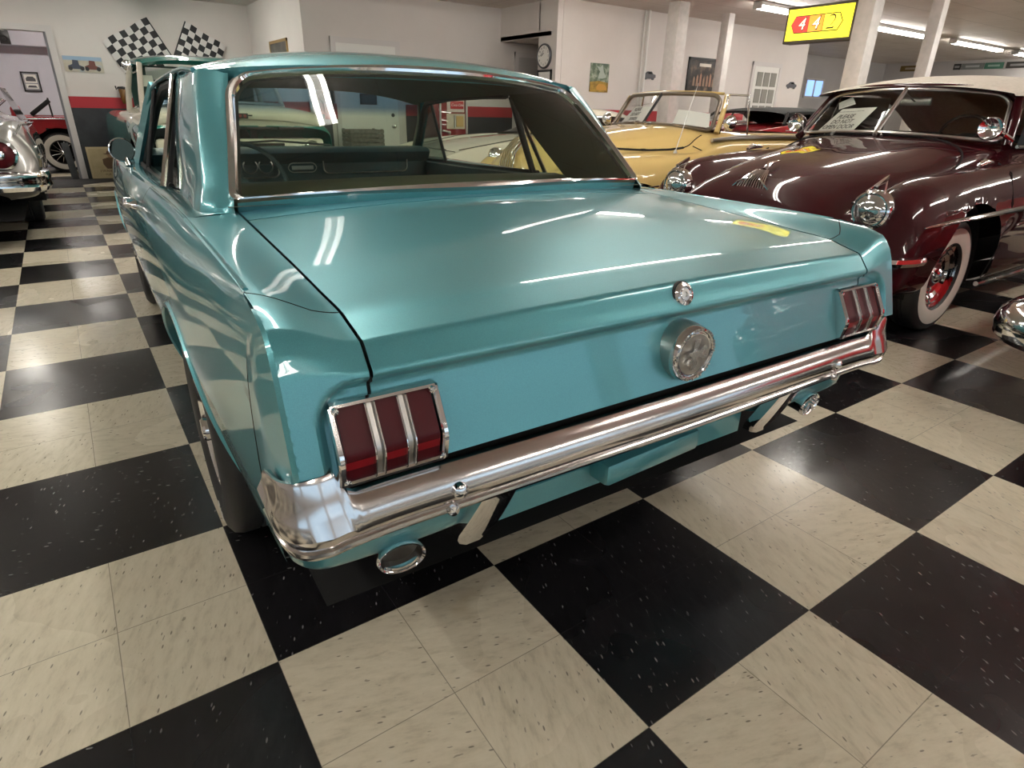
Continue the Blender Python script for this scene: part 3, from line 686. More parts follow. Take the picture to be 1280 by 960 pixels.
# bumper guards hanging below, slanted blades
for sg in (-1, 1):
    g = MB(); o1 = A(sg*.470, -.345, .525); o2 = A(sg*.492, -.25, .345)
    G2 = []
    for w in np.linspace(0, 1, 9):
        c = o1*(1-w)+o2*w + A(0, -.003*math.sin(PI*w), 0); hw = (.040 + .010*w)*(1-.45*sst(.8, 1, w))
        wd = .045*(1-.25*w)
        G2.append([c + A(-hw, .03, 0), c + A(-hw, 0, 0), c + A(-hw*.6, -.010, 0), c + A(hw*.6, -.010, 0), c + A(hw, 0, 0), c + A(hw, .03, 0)])
    g.grid(G2); g.add([tuple(v) for v in G2[-1]], [tuple(range(6))]); g.build('bumper_guard', M_CHROME, CAR, 30)
# exhaust tips: oval turned-down trumpets
for sg in (-1, 1):
    e = MB(); d = Vector((sg*.10, -1, -.10)).normalized(); o = Vector((sg*.655, -.15, .420))
    e.lathe([(.028, -.1), (.034, .06), (.039, .132), (.042, .138), (.043, .146), (.041, .150), (.037, .146), (.035, .12), (.030, .08), (.0, .078)], o, d, 28, ell=(.84, 1.16), mf=lambda j, i: 1 if j >= 7 else 0)
    e.build('exhaust_tip', [M_CHROME, M_STEEL], CAR, 40)
# roll pan and tow bar under the tail
rp = MB()
rp.grid([[(x, -.20, .44), (x, -.235, .415), (x, -.235, .355), (x, -.20, .345), (x, -.05, .345)] for x in np.linspace(-.42, .42, 9)])
rp.box((.02, -.255, .415), (.34, .07, .06), Matrix.Rotation(.05, 3, 'Z'), bev=.012)
rp.build('lower_valance', M_TEAL, CAR)
# ---- tail lamps
def yp(z): return -.314 - .040*(.785-z)/.155
M_RED = mat('red_lens', (.075, .004, .008), .35, spec=.2)
M_RED2 = mat('red_lens_reflection', (.26, .008, .014), .3, spec=.3)  # brighter copy of the lens red, painting a reflection low on each lens
for sg in (-1, 1):
    x0, x1, z0, z1 = .601, .793, .645, .782
    zm = .70; 
    def kink(z, base): 
        t = (z1-z)/(z1-zm) if z > zm else (z-z0)/(zm-z0); return yp(z) - base - .024*min(1, max(0, t))
    bz = MB()
    def bar(xa, xb, za, zb, prot, n=10, m=0):
        R = []
        for z in np.linspace(za, zb, n):
            R.append([(sg*xa, yp(z)+.005, z), (sg*xa, kink(z, prot-.004), z), (sg*(xa*.8+xb*.2), kink(z, prot), z), (sg*(xa*.2+xb*.8), kink(z, prot), z), (sg*xb, kink(z, prot-.004), z), (sg*xb, yp(z)+.005, z)])
        bz.grid(R, m)
    def hbar(za, zb, xa, xb, prot):
        R = []
        for x in np.linspace(xa, xb, 12):
            R.append([(sg*x, yp(za)+.005, za), (sg*x, kink(za, prot-.004), za), (sg*x, kink(za*.7+zb*.3, prot), za*.7+zb*.3), (sg*x, kink(za*.3+zb*.7, prot), za*.3+zb*.7), (sg*x, kink(zb, prot-.004), zb), (sg*x, yp(zb)+.005, zb)])
        bz.grid(R)
    bar(x0, x0+.012, z0+.006, z1-.006, .019); bar(x1-.012, x1, z0+.006, z1-.006, .019)
    hbar(z1-.011, z1, x0+.006, x1-.006, .018); hbar(z0, z0+.011, x0+.006, x1-.006, .018)
    w3 = (x1-x0-.028)/3
    for k in (1, 2):
        xc_ = x0+.014+w3*k
        bar(xc_-.0095, xc_-.0065, z0+.01, z1-.01, .018); bar(xc_+.0065, xc_+.0095, z0+.01, z1-.01, .018); bar(xc_-.0065, xc_+.0065, z0+.01, z1-.01, .012, m=1)
    for cx_ in (x0+.012, x1-.012):
        for cz_ in (z0+.012, z1-.012):
            bz.lathe([(0, .004), (.006, .003), (.007, -.004)], (sg*cx_, kink(cz_, .017), cz_), (0, -1, 0), 10)
    LAMP = bz.build('tail_lamp', [M_CHROME, M_STEEL], CAR, 25)
    for k in range(3):
        xa = x0+.014+w3*k+(.009 if k else 0); xb = x0+.014+w3*(k+1)-(.009 if k < 2 else 0)
        ln = MB(); R = []
        for z in np.linspace(z0+.008, z1-.008, 17):
            R.append([(sg*x, kink(z, .009), z) for x in np.linspace(xa, xb, 7)])
        ln.grid(R, mf=lambda j, i: 1 if j in (3, 4) else 0)
        ln.build('lens', [M_RED, M_RED2], LAMP, 40)
# ---- fuel cap, trunk lock
fc_ = MB(); ca = (0, -.338, .726); da_ = Vector((0, -1, -.02)).normalized()
fc_.lathe([(.0665, -.03), (.066, .0), (.0645, .022), (.063, .033), (.060, .038), (.0565, .039), (.054, .037), (.053, .033), (.0505, .033), (.049, .036), (.047, .036), (.0, .0365)], ca, da_, 48, mf=lambda j, i: 1 if (j >= 10 or j < 2) else 0)
CAP = fc_.build('fuel_cap', [M_CHROME, M_STEEL], CAR, 25)
ux = Vector((1, 0, 0)); uz = ux.cross(da_); uz = uz if uz.z > 0 else -uz
oc = Vector(ca) + da_*.0368
em = MB()
for dx in (-.006, 0, .006): em.prism([(dx-.0025, -.034), (dx+.0025, -.034), (dx+.0025, .036), (dx-.0025, .036)], oc, ux, uz, da_*.003)
horse = [(-.033, .006), (-.026, .011), (-.018, .010), (-.008, .012), (.004, .011), (.012, .018), (.020, .024), (.024, .020), (.030, .014), (.026, .011), (.019, .011), (.016, .002), (.024, -.004), (.030, -.002), (.029, -.006), (.020, -.010), (.012, -.005), (.002, -.004), (-.008, -.003), (-.016, -.010), (-.026, -.016), (-.024, -.011), (-.017, -.003), (-.020, .003), (-.028, .005)]
em.prism(horse, oc + da_*.003, ux, uz, da_*.005)
em.build('emblem', mat('emblem_silver', (.80, .80, .80), .25, 1.), CAP, 20)
rgm = MB()
for k in range(46):
    a = 2*PI*k/46
    if 20 <= k % 23 or k % 5 == 4: continue
    c = Vector(ca) + da_*.0390 + ux*(.0582*math.cos(a)) + uz*(.0582*math.sin(a)); t = ux*(-math.sin(a)) + uz*math.cos(a); r_ = ux*math.cos(a) + uz*math.sin(a)
    rgm.prism([(-.0022, -.003), (.0022, -.003), (.0022, .003), (-.0022, .003)], c, t, r_, da_*.0012)
rgm.build('rim_marks', M_STEEL, CAP, 20)
lk = MB(); lo = (0, -.317, .846); ld = Vector((0, -1, .35)).normalized()
lk.lathe([(.026, -.01), (.0265, .004), (.024, .009), (.0185, .011), (.016, .006), (.0135, .006), (.0125, .010), (.006, .0105), (.005, .008), (0, .008)], lo, ld, 32, mf=lambda j, i: 1 if j >= 6 else 0); lk.build('trunk_lock', [M_CHROME, M_STEEL], CAR, 25)
gk2 = MB(); gk2.lathe([(.030, -.006), (.030, .001), (.024, .003)], lo, ld, 28); gk2.build('lock_gasket', M_BLACK, CAR)
# ---- door mirror, handle, lock
mr_ = MB(); mo = Vector((-.884, 2.46, .987)); md = Vector((.06, -1, .05)).normalized()
mr_.lathe([(0, -.035), (.022, -.032), (.042, -.020), (.053, -.002), (.0555, .004), (.055, .008), (.051, .009)], mo, md, 36); mr_.tube([mo + Vector((.012, .02, -.03)), (-.872, 2.45, .945), (-.868, 2.44, .915)], [.012, .010, .018], 10)
MIR = mr_.build('door_mirror', M_CHROME, DOOR_L, 40)
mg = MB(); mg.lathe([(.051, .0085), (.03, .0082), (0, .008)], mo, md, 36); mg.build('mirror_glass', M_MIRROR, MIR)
for sg, par in ((-1, DOOR_L),):
    h = MB(); hx = sg*.945
    h.tube([(sg*.915, 1.72, .845), (hx, 1.71, .848), (hx-.004*sg, 1.64, .850), (hx, 1.53, .852), (sg*.915, 1.515, .852)], [.010, .010, .009, .009, .010], 10)
    h.lathe([(.016, 0), (.016, .006), (0, .008)], (sg*.905, 1.70, .845), (sg, 0, 0), 16); h.lathe([(.018, 0), (.018, .006), (.012, .02), (0, .022)], (sg*.908, 1.52, .850), (sg, 0, 0), 16)
    h.build('door_handle', M_CHROME, par)
# ---- wheels
def make_tyre(parent, c, sx, R, W, rim_r, mats, ww=None, name='wheel', n=48):
    """tyre with tread at c; sx = outward direction along x; ww = (inner, outer) radius of a white band"""
    t = MB(); w = W/2; rs = rim_r
    prof_ = [(rs-.01, -w*.7), (rs, -w*.80), (rs+.02, -w*.93), ((rs+R)/2, -w*1.0), (R-.03, -w*.96), (R-.008, -w*.82), (R, -w*.6), (R, -w*.18), (R-.006, -w*.15), (R-.006, -w*.1), (R, -w*.07), (R, w*.07), (R-.006, w*.1), (R-.006, w*.15), (R, w*.18), (R, w*.6), (R-.008, w*.82), (R-.03, w*.96)]
    if ww: prof_ += [(ww[1], w*.985), (ww[1]-.003, w*1.0), (ww[0]+.003, w*.95), (ww[0], w*.93)]
    else: prof_ += [((rs+R)/2, w*1.0), (rs+.02, w*.93)]
    prof_ += [(rs, w*.80), (rs-.012, w*.70)]
    k = len(prof_); m1 = (lambda j, i: 1 if ww and k-6 <= j < k-3 else 0)
    t.lathe(prof_, c, (sx, 0, 0), n, mf=m1); return t.build(name, mats, parent, 40)
def chrome_rim(parent, c, sx, rim_r, W, spokes=5, m=None, hub=None):
    r = MB(); w = W/2; C_ = Vector(c); d = Vector((sx, 0, 0))
    r.lathe([(rim_r-.012, -w*.7), (rim_r-.02, -w*.3), (rim_r-.03, w*.4), (rim_r-.018, w*.72), (rim_r-.002, w*.80), (rim_r+.004, w*.84), (rim_r-.006, w*.86), (rim_r-.03, w*.66), (rim_r-.045, w*.30), (rim_r-.05, w*.1)], C_, d, 40)
    for k in range(spokes):
        a = 2*PI*k/spokes + .3; u = Vector((0, math.cos(a), math.sin(a))); v = Vector((0, -math.sin(a), math.cos(a)))
        r.prism([(.03, -.032), (rim_r-.04, -.022), (rim_r-.04, .022), (.03, .032)], C_ + d*(w*.35), u, v, d*.02)
    r.lathe([(.075, w*.2), (.072, w*.52), (.05, w*.56), (.04, w*.60), (.036, w*.95), (.030, w*1.02), (0, w*1.04)], C_, d, 24)
    r.lathe([(rim_r-.05, w*.12), (0, w*.10)], C_, d, 24, m=1)
    return r.build('rim', [m or M_CHROME, M_BLACK], parent, 30)
for sx in (-1, 1):
    for ay, nm in ((AX_R, 'r'), (AX_F, 'f')):
        c = (sx*.805, ay, TR); T_ = make_tyre(CAR, c, sx, TR, .20, .185, [M_TYRE]); chrome_rim(T_, c, sx, .185, .20)
        if sx < 0 and nm == 'r':
            tx = MB(); o = Vector(c)
            th = math.radians(-90+14); dirr = Vector((0, math.cos(th), math.sin(th)))
            text_mesh('tire_lettering', 'T/A', .040, mat('white_letter', (.75, .73, .68), .6), (c[0]-.1005, ay + .258*math.cos(th)*-1, TR + .258*math.sin(th)), (0, -1, -.25), (0, -.25, 1), T_, .002)
# ------------------------------------------------------------------ other cars: lofted bodies
SURF = {}
def on_top(car, x, y, dz=.0):
    """height of a lofted body's upper skin at (x, y)"""
    P = SURF[car.name]; Q = P[:, :, :2]; d = (Q[:, :, 0]-abs(x))**2 + (Q[:, :, 1]-y)**2
    c = np.argsort(d, axis=None)[:6]; z = P[:, :, 2].reshape(-1)[c]; w_ = 1/(d.reshape(-1)[c]+1e-6); k = z > z.max()-.12
    return (x, y, float((z*w_*k).sum()/(w_*k).sum()) + dz)
def loft_body(name, parent, stations, m, arches=(), nu=44, nv=110, open_faces=None, liner_x=(.86, .5), mfn=None, extra=None):
    """stations: (y, [(x, z) ... from the centre line down to the sill]); mirrored; wheel arches are cut round"""
    net = [[(x, y + (p[2] if len(p) > 2 else 0), z) for p in pts for x, z in [p[:2]]] for y, pts in stations]
    P = loft(net, nu, nv); P[:, 0, 0] = 0; SURF[parent.name] = P
    for yc, zc, R in arches:
        for j in range(P.shape[0]):
            for i in range(P.shape[1]):
                x, y, z = P[j, i]
                if x < .55: continue
                d = math.hypot(y-yc, z-zc)
                if abs(d-R) < .024 and d > 0: P[j, i, 1] = yc + (y-yc)*R/d; P[j, i, 2] = zc + (z-zc)*R/d
    def keep(j, i):
        c = (P[j, i] + P[j+1, i] + P[j, i+1] + P[j+1, i+1])/4
        for yc, zc, R in arches:
            if c[0] > .5 and math.hypot(c[1]-yc, c[2]-zc) < R: return None
        if open_faces and open_faces(c): return None
        return mfn(c) if mfn else 0
    b = MB(); b.grid(P, mf=keep)
    for yc, zc, R in arches:
        ts = np.linspace(-PI/2-.25, PI/2+.25, 26)
        b.grid([[(x, yc + (R+.01)*math.sin(t), zc + (R+.01)*math.cos(t)) for x in liner_x] for t in ts], 1)
        b.add([(liner_x[1], yc-R, .12), (liner_x[1], yc+R, .12), (liner_x[1], yc+R, zc+R), (liner_x[1], yc-R, zc+R)], [(0, 1, 2, 3)], 1)
    y0, y1 = stations[0][0], stations[-1][0]
    b.add([(0, y0-.05, .24), (.7, y0-.05, .24), (.7, y1+.05, .24), (0, y1+.05, .24)], [(0, 1, 2, 3)], 1)
    b.mirror()
    if extra: extra(b)
    return b.build(name, m if isinstance(m, list) else [m, M_GAP], parent, 45, weld=.0006)
def ring_lamp(name, parent, o, d, r, depth=.05, lens=None, bezel=None, ell=(1, 1)):
    q = MB(); q.lathe([(r*1.22, -.04), (r*1.24, .0), (r*1.18, .02), (r*1.06, .028), (r*1.0, .020)], o, d, 32, ell=ell)
    h = q.build(name, bezel or M_CHROME, parent, 35)
    q = MB(); q.lathe([(r*1.02, .015), (r*.85, .035), (r*.5, .05), (0, .056)], o, d, 32, ell=ell); q.build('lens', lens or M_LAMPGLASS, h)
    return h
M_MAROON = paint('maroon_lacquer', (.030, .0012, .0035), rough=.25)
M_YELLOW = paint('straw_yellow_enamel', (.60, .43, .165), rough=.35)
M_CREAM = paint('cream_enamel', (.66, .62, .52), rough=.35)
M_GREEN = paint('jade_enamel', (.015, .20, .17), rough=.3)
M_SILVER = paint('silver_enamel', (.40, .39, .37), metal=.6, rough=.3)
M_REDP = paint('red_enamel', (.33, .012, .018), rough=.3)
M_CANVAS = speckle('cream_canvas', (.60, .55, .47), (.68, .63, .55), 40, .85)
M_BLACKTOP = speckle('black_canvas', (.010, .011, .011), (.018, .02, .02), 40, .8)
M_CABIN = mat('dark_cabin', (.012, .010, .010), .7)
def paper_sign(name, label, corners, lines, seed=0, thick=.0015, small=False, size=.03):
    """a sheet standing behind glass; corners = bottom-left, bottom-right, top-right, top-left as read"""
    bl, br, tr_, tl = [Vector(c) for c in corners]
    ex = (br-bl).normalized(); ey = (tl-bl); ey = (ey-ex*ey.dot(ex)).normalized(); n = ex.cross(ey)
    b = MB(); b.add([bl, br, tr_, tl, bl-n*thick, br-n*thick, tr_-n*thick, tl-n*thick], [(0, 1, 2, 3), (7, 6, 5, 4), (0, 4, 5, 1), (1, 5, 6, 2), (2, 6, 7, 3), (3, 7, 4, 0)])
    o = tag(b.build(name, M_PAPER), label, 'sign')
    h = (tl-bl).length; w_ = (br-bl).length; k = len(lines)
    for i, ln in enumerate(lines):
        c = bl + ex*(w_*.5) + ey*(h*(.90 - .80*(i+.5)/k)) + n*.001
        if ln.startswith('~'):      # handwriting too small to read: short pen strokes
            q = MB(); rnd = random.Random(seed+i); x = -.36*w_
            while x < .36*w_:
                l = rnd.uniform(.02, .07)*w_; q.box(c + ex*(x+l/2), (l, .0025, .0012), Matrix((ex, ey, n)).transposed()); x += l + rnd.uniform(.01, .025)*w_
            q.build('handwriting', M_INK, o)
        else:
            text_mesh('lettering', ln, size, M_INK, c, ex, ey, o, .001, shear=.25)
    return o
# ---- maroon convertible
MRN = thing('convertible_car', 'dark maroon convertible with white fabric top and whitewall wheel beside the turquoise coupe', 'car', (4.07, 1.2, 0), PI/2)
def mst(y, c, q): return (y, q)
mar = [
 (0.93, [(0, 0.6), (0.2, 0.6), (0.4, 0.59), (0.52, 0.58, -0.051), (0.58, 0.58, -0.119), (0.68, 0.58, -0.17), (0.76, 0.56, -0.17), (0.8, 0.5, -0.17), (0.8, 0.42, -0.136), (0.76, 0.34, -0.102), (0.6, 0.3, -0.051)]),
 (0.885, [(0, 0.735), (0.22, 0.73), (0.42, 0.7), (0.52, 0.66, -0.048), (0.58, 0.65, -0.112), (0.68, 0.66, -0.16), (0.8, 0.63, -0.16), (0.87, 0.54, -0.16), (0.87, 0.44, -0.128), (0.82, 0.34, -0.096), (0.6, 0.3, -0.048)]),
 (0.8, [(0, 0.83), (0.23, 0.82), (0.42, 0.765), (0.525, 0.7, -0.039), (0.58, 0.7, -0.091), (0.69, 0.735, -0.13), (0.83, 0.72, -0.13), (0.915, 0.6, -0.13), (0.92, 0.46, -0.104), (0.87, 0.33, -0.078), (0.6, 0.28, -0.039)]),
 (0.7, [(0, 0.885), (0.24, 0.872), (0.43, 0.805), (0.53, 0.725, -0.027), (0.585, 0.745, -0.063), (0.7, 0.82, -0.09), (0.845, 0.8, -0.09), (0.94, 0.65, -0.09), (0.945, 0.48, -0.072), (0.89, 0.32, -0.054), (0.6, 0.27, -0.027)]),
 (0.5, [(0, 0.945), (0.26, 0.93), (0.45, 0.85), (0.545, 0.755, -0.012), (0.595, 0.8, -0.028), (0.71, 0.895, -0.04), (0.855, 0.865, -0.04), (0.955, 0.7, -0.04), (0.96, 0.5, -0.032), (0.9, 0.31, -0.024), (0.6, 0.26, -0.012)]),
 (0.2, [(0, 1.0), (0.29, 0.982), (0.5, 0.895), (0.58, 0.805), (0.63, 0.855), (0.73, 0.93), (0.865, 0.9), (0.962, 0.72), (0.968, 0.5), (0.91, 0.3), (0.6, 0.25)]),
 (-0.2, [(0, 1.055), (0.33, 1.035), (0.55, 0.955), (0.625, 0.87), (0.67, 0.91), (0.755, 0.955), (0.875, 0.925), (0.968, 0.73), (0.972, 0.5), (0.92, 0.29), (0.6, 0.24)]),
 (-0.5, [(0, 1.095), (0.4, 1.075), (0.6, 1.015), (0.66, 0.945), (0.705, 0.955), (0.78, 0.97), (0.885, 0.935), (0.97, 0.74), (0.972, 0.5), (0.92, 0.28), (0.6, 0.24)]),
 (-0.8, [(0, 1.108), (0.42, 1.092), (0.645, 1.06), (0.7, 1.03), (0.75, 1.01), (0.815, 0.985), (0.895, 0.94), (0.97, 0.74), (0.97, 0.5), (0.92, 0.28), (0.6, 0.24)]),
 (-1.3, [(0, 1.1), (0.42, 1.09), (0.66, 1.065), (0.72, 1.04), (0.77, 1.015), (0.825, 0.985), (0.9, 0.93), (0.97, 0.74), (0.97, 0.5), (0.92, 0.28), (0.6, 0.24)]),
 (-2.4, [(0, 1.09), (0.42, 1.08), (0.66, 1.06), (0.72, 1.04), (0.77, 1.01), (0.825, 0.97), (0.9, 0.91), (0.97, 0.74), (0.97, 0.5), (0.92, 0.28), (0.6, 0.24)]),
 (-3.3, [(0, 1.02), (0.42, 1.01), (0.62, 0.98), (0.7, 0.95), (0.76, 0.93), (0.82, 0.91), (0.89, 0.86), (0.95, 0.72), (0.95, 0.5), (0.9, 0.3), (0.6, 0.26)]),
 (-4.1, [(0, 0.84), (0.42, 0.83), (0.6, 0.81), (0.68, 0.8), (0.74, 0.8), (0.8, 0.79), (0.85, 0.74), (0.88, 0.62), (0.88, 0.48), (0.84, 0.34), (0.6, 0.3)]),
 (-4.25, [(0, 0.6), (0.3, 0.6), (0.5, 0.59), (0.6, 0.59), (0.66, 0.58), (0.72, 0.57), (0.76, 0.55), (0.78, 0.5), (0.78, 0.44), (0.76, 0.36), (0.6, 0.32)])]
loft_body('body_shell', MRN, mar, M_MAROON, [(0, .36, .42), (-2.95, .36, .40)], 60, 150, open_faces=lambda c: -2.1 < c[1] < -.88 and c[0] < .60 and c[2] > 1.0)
# hood shut line and raised centre crease
hs = MB()
for sg in (1, -1):
    hs.tube([on_top(MRN, sg*x, y, .004) for x, y in cr([(.515, .58), (.53, .45), (.56, .2), (.60, -.05), (.625, -.30), (.60, -.48), (.44, -.57), (.25, -.61), (.01, -.625)], 60)], .006, 6)
hs.build('hood_shut_line', M_GAP, MRN)
for sg in (1, -1): 
    ring_lamp('headlamp', MRN, (sg*.685, .690, .752), (0, 1, .06), .088)
    q = MB(); q.prism([(-.012, 0), (.012, 0), (.006, .10), (0, .13), (-.006, .10)], (sg*.685, .70, .862), (1, 0, 0), (0, -.92, .40), (0, .01, .02))
    for dx in (-.05, .05): q.tube([(sg*.685+dx, .70, .845), (sg*.685+dx*.6, .66, .875), (sg*.685, .60, .90)], .005, 6)
    q.build('lamp_crest', M_CHROME, MRN)
# grille and hood ornament: fanned bright bars at the nose
gr = MB()
for k in range(-5, 6):
    gr.tube([(k*.020, .815+.02, .775), (k*.016, .80, .85), (k*.008, .72, .905)], .0045, 6)
gr.tube([(0, .70, .905), (0, .66, .94), (0, .56, .955)], [.016, .014, .004], 8)
for sg in (1, -1):
    gr.tube([(sg*.13, .82, .80), (sg*.09, .82, .835), (sg*.04, .80, .86)], .006, 6); gr.tube([(sg*.16, .85, .75), (sg*.11, .85, .775)], .006, 6)
gr.build('hood_ornament', M_CHROME, MRN)
gl2 = MB()
for z in (.40, .46, .52, .58): gl2.tube([(-.74, .88, z), (-.4, .94, z), (0, .96, z), (.4, .94, z), (.74, .88, z)], .012, 6)
gl2.build('grille', M_CHROME, MRN)
def bumper_sweep(parent, path, sec, m, name='front_bumper'):
    bp_ = cr(path, 60); t = np.gradient(bp_, axis=0); t /= np.linalg.norm(t, axis=1)[:, None]; nn = np.stack([t[:, 1], -t[:, 0]], 1)
    b = MB(); g = [[(p[0]+q[0]*d, p[1]+q[1]*d, z) for d, z in sec] for p, q in zip(bp_, nn)]
    b.grid(g); b.add(g[0], [tuple(range(len(sec)))]); b.add(g[-1], [tuple(range(len(sec)))]); return b.build(name, m, parent, 35)
BSEC = [(-.01, .36), (-.03, .40), (-.055, .43), (-.065, .47), (-.058, .51), (-.035, .54), (-.01, .555), (.005, .54), (.005, .38)]
bumper_sweep(MRN, [(-.94, .56), (-.935, .66), (-.88, .78), (-.74, .86), (-.4, .93), (0, .95), (.4, .93), (.74, .86), (.88, .78), (.935, .66), (.94, .56)], [(0, .49), (-.025, .495), (-.036, .515), (-.028, .535), (0, .54)], M_CHROME)
# side trim, sill strip, door shut lines
tr2 = MB()
for sg in (-1, 1):
    tr2 = MB(); tr2.tube([(sg*.966, .68, .700), (sg*.972, .40, .708), (sg*.978, 0, .715), (sg*.982, -.5, .722), (sg*.982, -1.5, .722), (sg*.98, -2.4, .72)], [.003, .012, .014, .016, .014, .008], 8); tr2.build('side_trim', M_CHROME, MRN)
    tr2 = MB(); tr2.tube([(sg*.93, -.38, .262), (sg*.935, -1.5, .262), (sg*.93, -2.5, .262)], .016, 8); tr2.build('sill_strip', M_CHROME, MRN)
    tr2 = MB(); tr2.tube([(sg*.80, -.50, .975), (sg*.897, -.46, .925), (sg*.968, -.42, .76), (sg*.972, -.42, .5), (sg*.93, -.42, .30)], .004, 6); tr2.tube([(sg*.80, -1.65, .985), (sg*.902, -1.65, .925), (sg*.972, -1.65, .74), (sg*.972, -1.65, .5), (sg*.93, -1.65, .30)], .004, 6); tr2.build('door_shut_line', M_GAP, MRN)
    q = MB(); q.tube([on_top(MRN, sg*.80, -.22, .012), on_top(MRN, sg*.80, -.28, .025), on_top(MRN, sg*.80, -.40, .018)], [.012, .022, .010], 10); q.build('cowl_lamp', M_CHROME, MRN)
# wheels
M_RUBY = mat('red_wheel', (.12, .01, .012), .3, coat=.6)
for ay in (0, -2.95):
    for sg in (-1, 1):
        T_ = make_tyre(MRN, (sg*.80, ay, .34), sg, .34, .17, .20, [M_TYRE, M_WHITEWALL], ww=(.205, .292))
        r = MB(); r.lathe([(.205, .055), (.198, .066), (.188, .060), (.176, .050), (.165, .052), (.150, .040), (.138, .042), (.122, .026), (.112, .03), (.10, .022), (.086, .026), (.076, .018)], (sg*.80, ay, .34), (sg, 0, 0), 40); r.build('trim_ring', M_CHROME, T_, 20)
        r = MB(); r.lathe([(.080, .016), (.07, .03), (.045, .032)], (sg*.80, ay, .34), (sg, 0, 0), 32); r.lathe([(.048, .028), (.046, .05), (.034, .062), (0, .066)], (sg*.80, ay, .34), (sg, 0, 0), 24, m=1); r.build('wheel_centre', [M_RUBY, M_CHROME], T_, 30)
# windshield: two panes, bright frame, maroon surround
def mws(u, v):
    e = abs(u); return A(u*(.70*(1-v)+.612*v), (-.545-.22*e**2.0)*(1-v) + (-.83-.15*e**2)*v, (1.112-.035*e*e)*(1-v) + (1.405-.045*e**2.5)*v)
w2 = MB(); w2.grid([[mws(u, v) for u in np.linspace(-1, 1, 25)] for v in np.linspace(0, 1, 7)]); WM = w2.build('windshield', glass_mat('smoked_windshield', (.78, .80, .77)), MRN)
def ws_outline(fn, r=.14):
    o = []
    for u in np.linspace(-.9, .9, 20): o.append((u, 0))
    for a in np.linspace(-PI/2, 0, 5)[1:]: o.append((.9+.1*math.cos(a), .12+.12*math.sin(a)))
    for a in np.linspace(0, PI/2, 7): o.append((.86+.14*math.cos(a), .78+.22*math.sin(a)))
    for u in np.linspace(.8, -.8, 18): o.append((u, 1))
    for a in np.linspace(PI/2, PI, 7): o.append((-.86+.14*math.cos(a), .78+.22*math.sin(a)))
    for a in np.linspace(PI, 1.5*PI, 5)[:-1]: o.append((-.9+.1*math.cos(a), .12+.12*math.sin(a)))
    return [fn(u, v) for u, v in o]
q = MB(); q.tube(ws_outline(lambda u, v: mws(u*.985, .02+v*.96) + A(0, .008, .004)), .011, 8, closed=True); q.build('windshield_trim', M_STEEL, WM)
q = MB(); q.tube([mws(0, -.03)+A(0, .012, 0), mws(0, 1.03)+A(0, .012, 0)], .015, 8); q.build('centre_bar', M_STEEL, WM)
q = MB()
for sg in (-1, 1): q.tube([mws(sg*1.03, -.06), mws(sg*1.04, .5), mws(sg*1.04, .95), mws(sg*.96, 1.05)], .03, 10)
q.tube([mws(u, 1.055) for u in np.linspace(-1, 1, 17)], .024, 10); q.build('windshield_surround', M_MAROON, MRN)
for x0, x1 in ((.30, .62), (-.06, -.42)):
    q = MB(); q.tube([(x0, -.50, 1.098), mws(x0/.7+.03, .03)+A(0, .016, 0), mws((x0+x1)/1.4, .055)+A(0, .016, 0), mws(x1/.7, .04)+A(0, .016, 0)], [.012, .007, .006, .004], 6); q.build('wiper', M_STEEL, MRN)
# fabric top
top = []
for y, zc, ze, xe, zb in ((-.83, 1.425, 1.375, .645, 1.36), (-1.0, 1.468, 1.40, .665, 1.365), (-1.4, 1.515, 1.43, .69, 1.38), (-1.9, 1.53, 1.44, .705, 1.39), (-2.3, 1.505, 1.40, .715, 1.28), (-2.65, 1.42, 1.30, .725, 1.14), (-2.95, 1.28, 1.18, .72, 1.06), (-3.2, 1.08, 1.06, .70, 1.04)):
    top.append([(xe*u, y, ze + (zc-ze)*(1-abs(u)**2.4)) for u in np.linspace(0, 1, 8)] + [(xe+.012, y, (ze+zb)/2), (xe+.02, y, zb)])
T3 = loft(top, 30, 40); q = MB(); q.grid(T3, 0); q.mirror(); q.build('fabric_top', M_CANVAS, MRN, 60)
q = MB()
for sg in (-1, 1):
    q = MB(); q.add([(sg*.73, -.92, 1.07), (sg*.74, -2.15, 1.07), (sg*.715, -2.1, 1.38), (sg*.69, -1.1, 1.37)], [(0, 1, 2, 3)]); q.build('side_window', M_DARKGLASS, MRN)
    q = MB(); q.tube([(sg*.735, -.92, 1.06), (sg*.745, -2.3, 1.06)], .012, 8); q.tube([(sg*.737, -1.15, 1.06), (sg*.70, -1.22, 1.37)], .010, 6); q.build('window_trim', M_CHROME, MRN)
    # chrome spotlamps at the pillars
    q = MB(); o = Vector((sg*.665, -.60, 1.165)); d = Vector((sg*.12, 1, .1)).normalized()
    q.lathe([(0, -.095), (.03, -.085), (.055, -.055), (.066, -.015), (.070, .005), (.066, .012)], o, d, 28); q.tube([o - d*.05, (sg*.71, -.70, 1.135)], .014, 8); q.tube([(sg*.71, -.70, 1.135), (sg*.74, -.78, 1.10)], .016, 8)
    S_ = q.build('spotlamp', M_CHROME, MRN); q = MB(); q.lathe([(.064, .012), (.045, -.01), (.02, -.02), (0, -.022)], o, d, 28); q.build('reflector', M_CHROME, S_)
cab = MB(); cab.box((0, -1.9, .70), (1.36, 2.5, .5)); cab.grid([[(x, -.80, z) for x in (-.66, .66)] for z in (.7, 1.02)])
for sx in (-.34, .34): cab.box((sx, -1.75, .98), (.60, .16, .28), bev=.05)
cab.box((0, -2.35, .98), (1.2, .16, .24), bev=.05); cab.grid([[(x, y, z) for x in (-.66, .66)] for y, z in ((-.72, 1.05), (-.95, 1.03), (-1.0, .85))]); cab.build('cabin', M_CABIN, MRN)
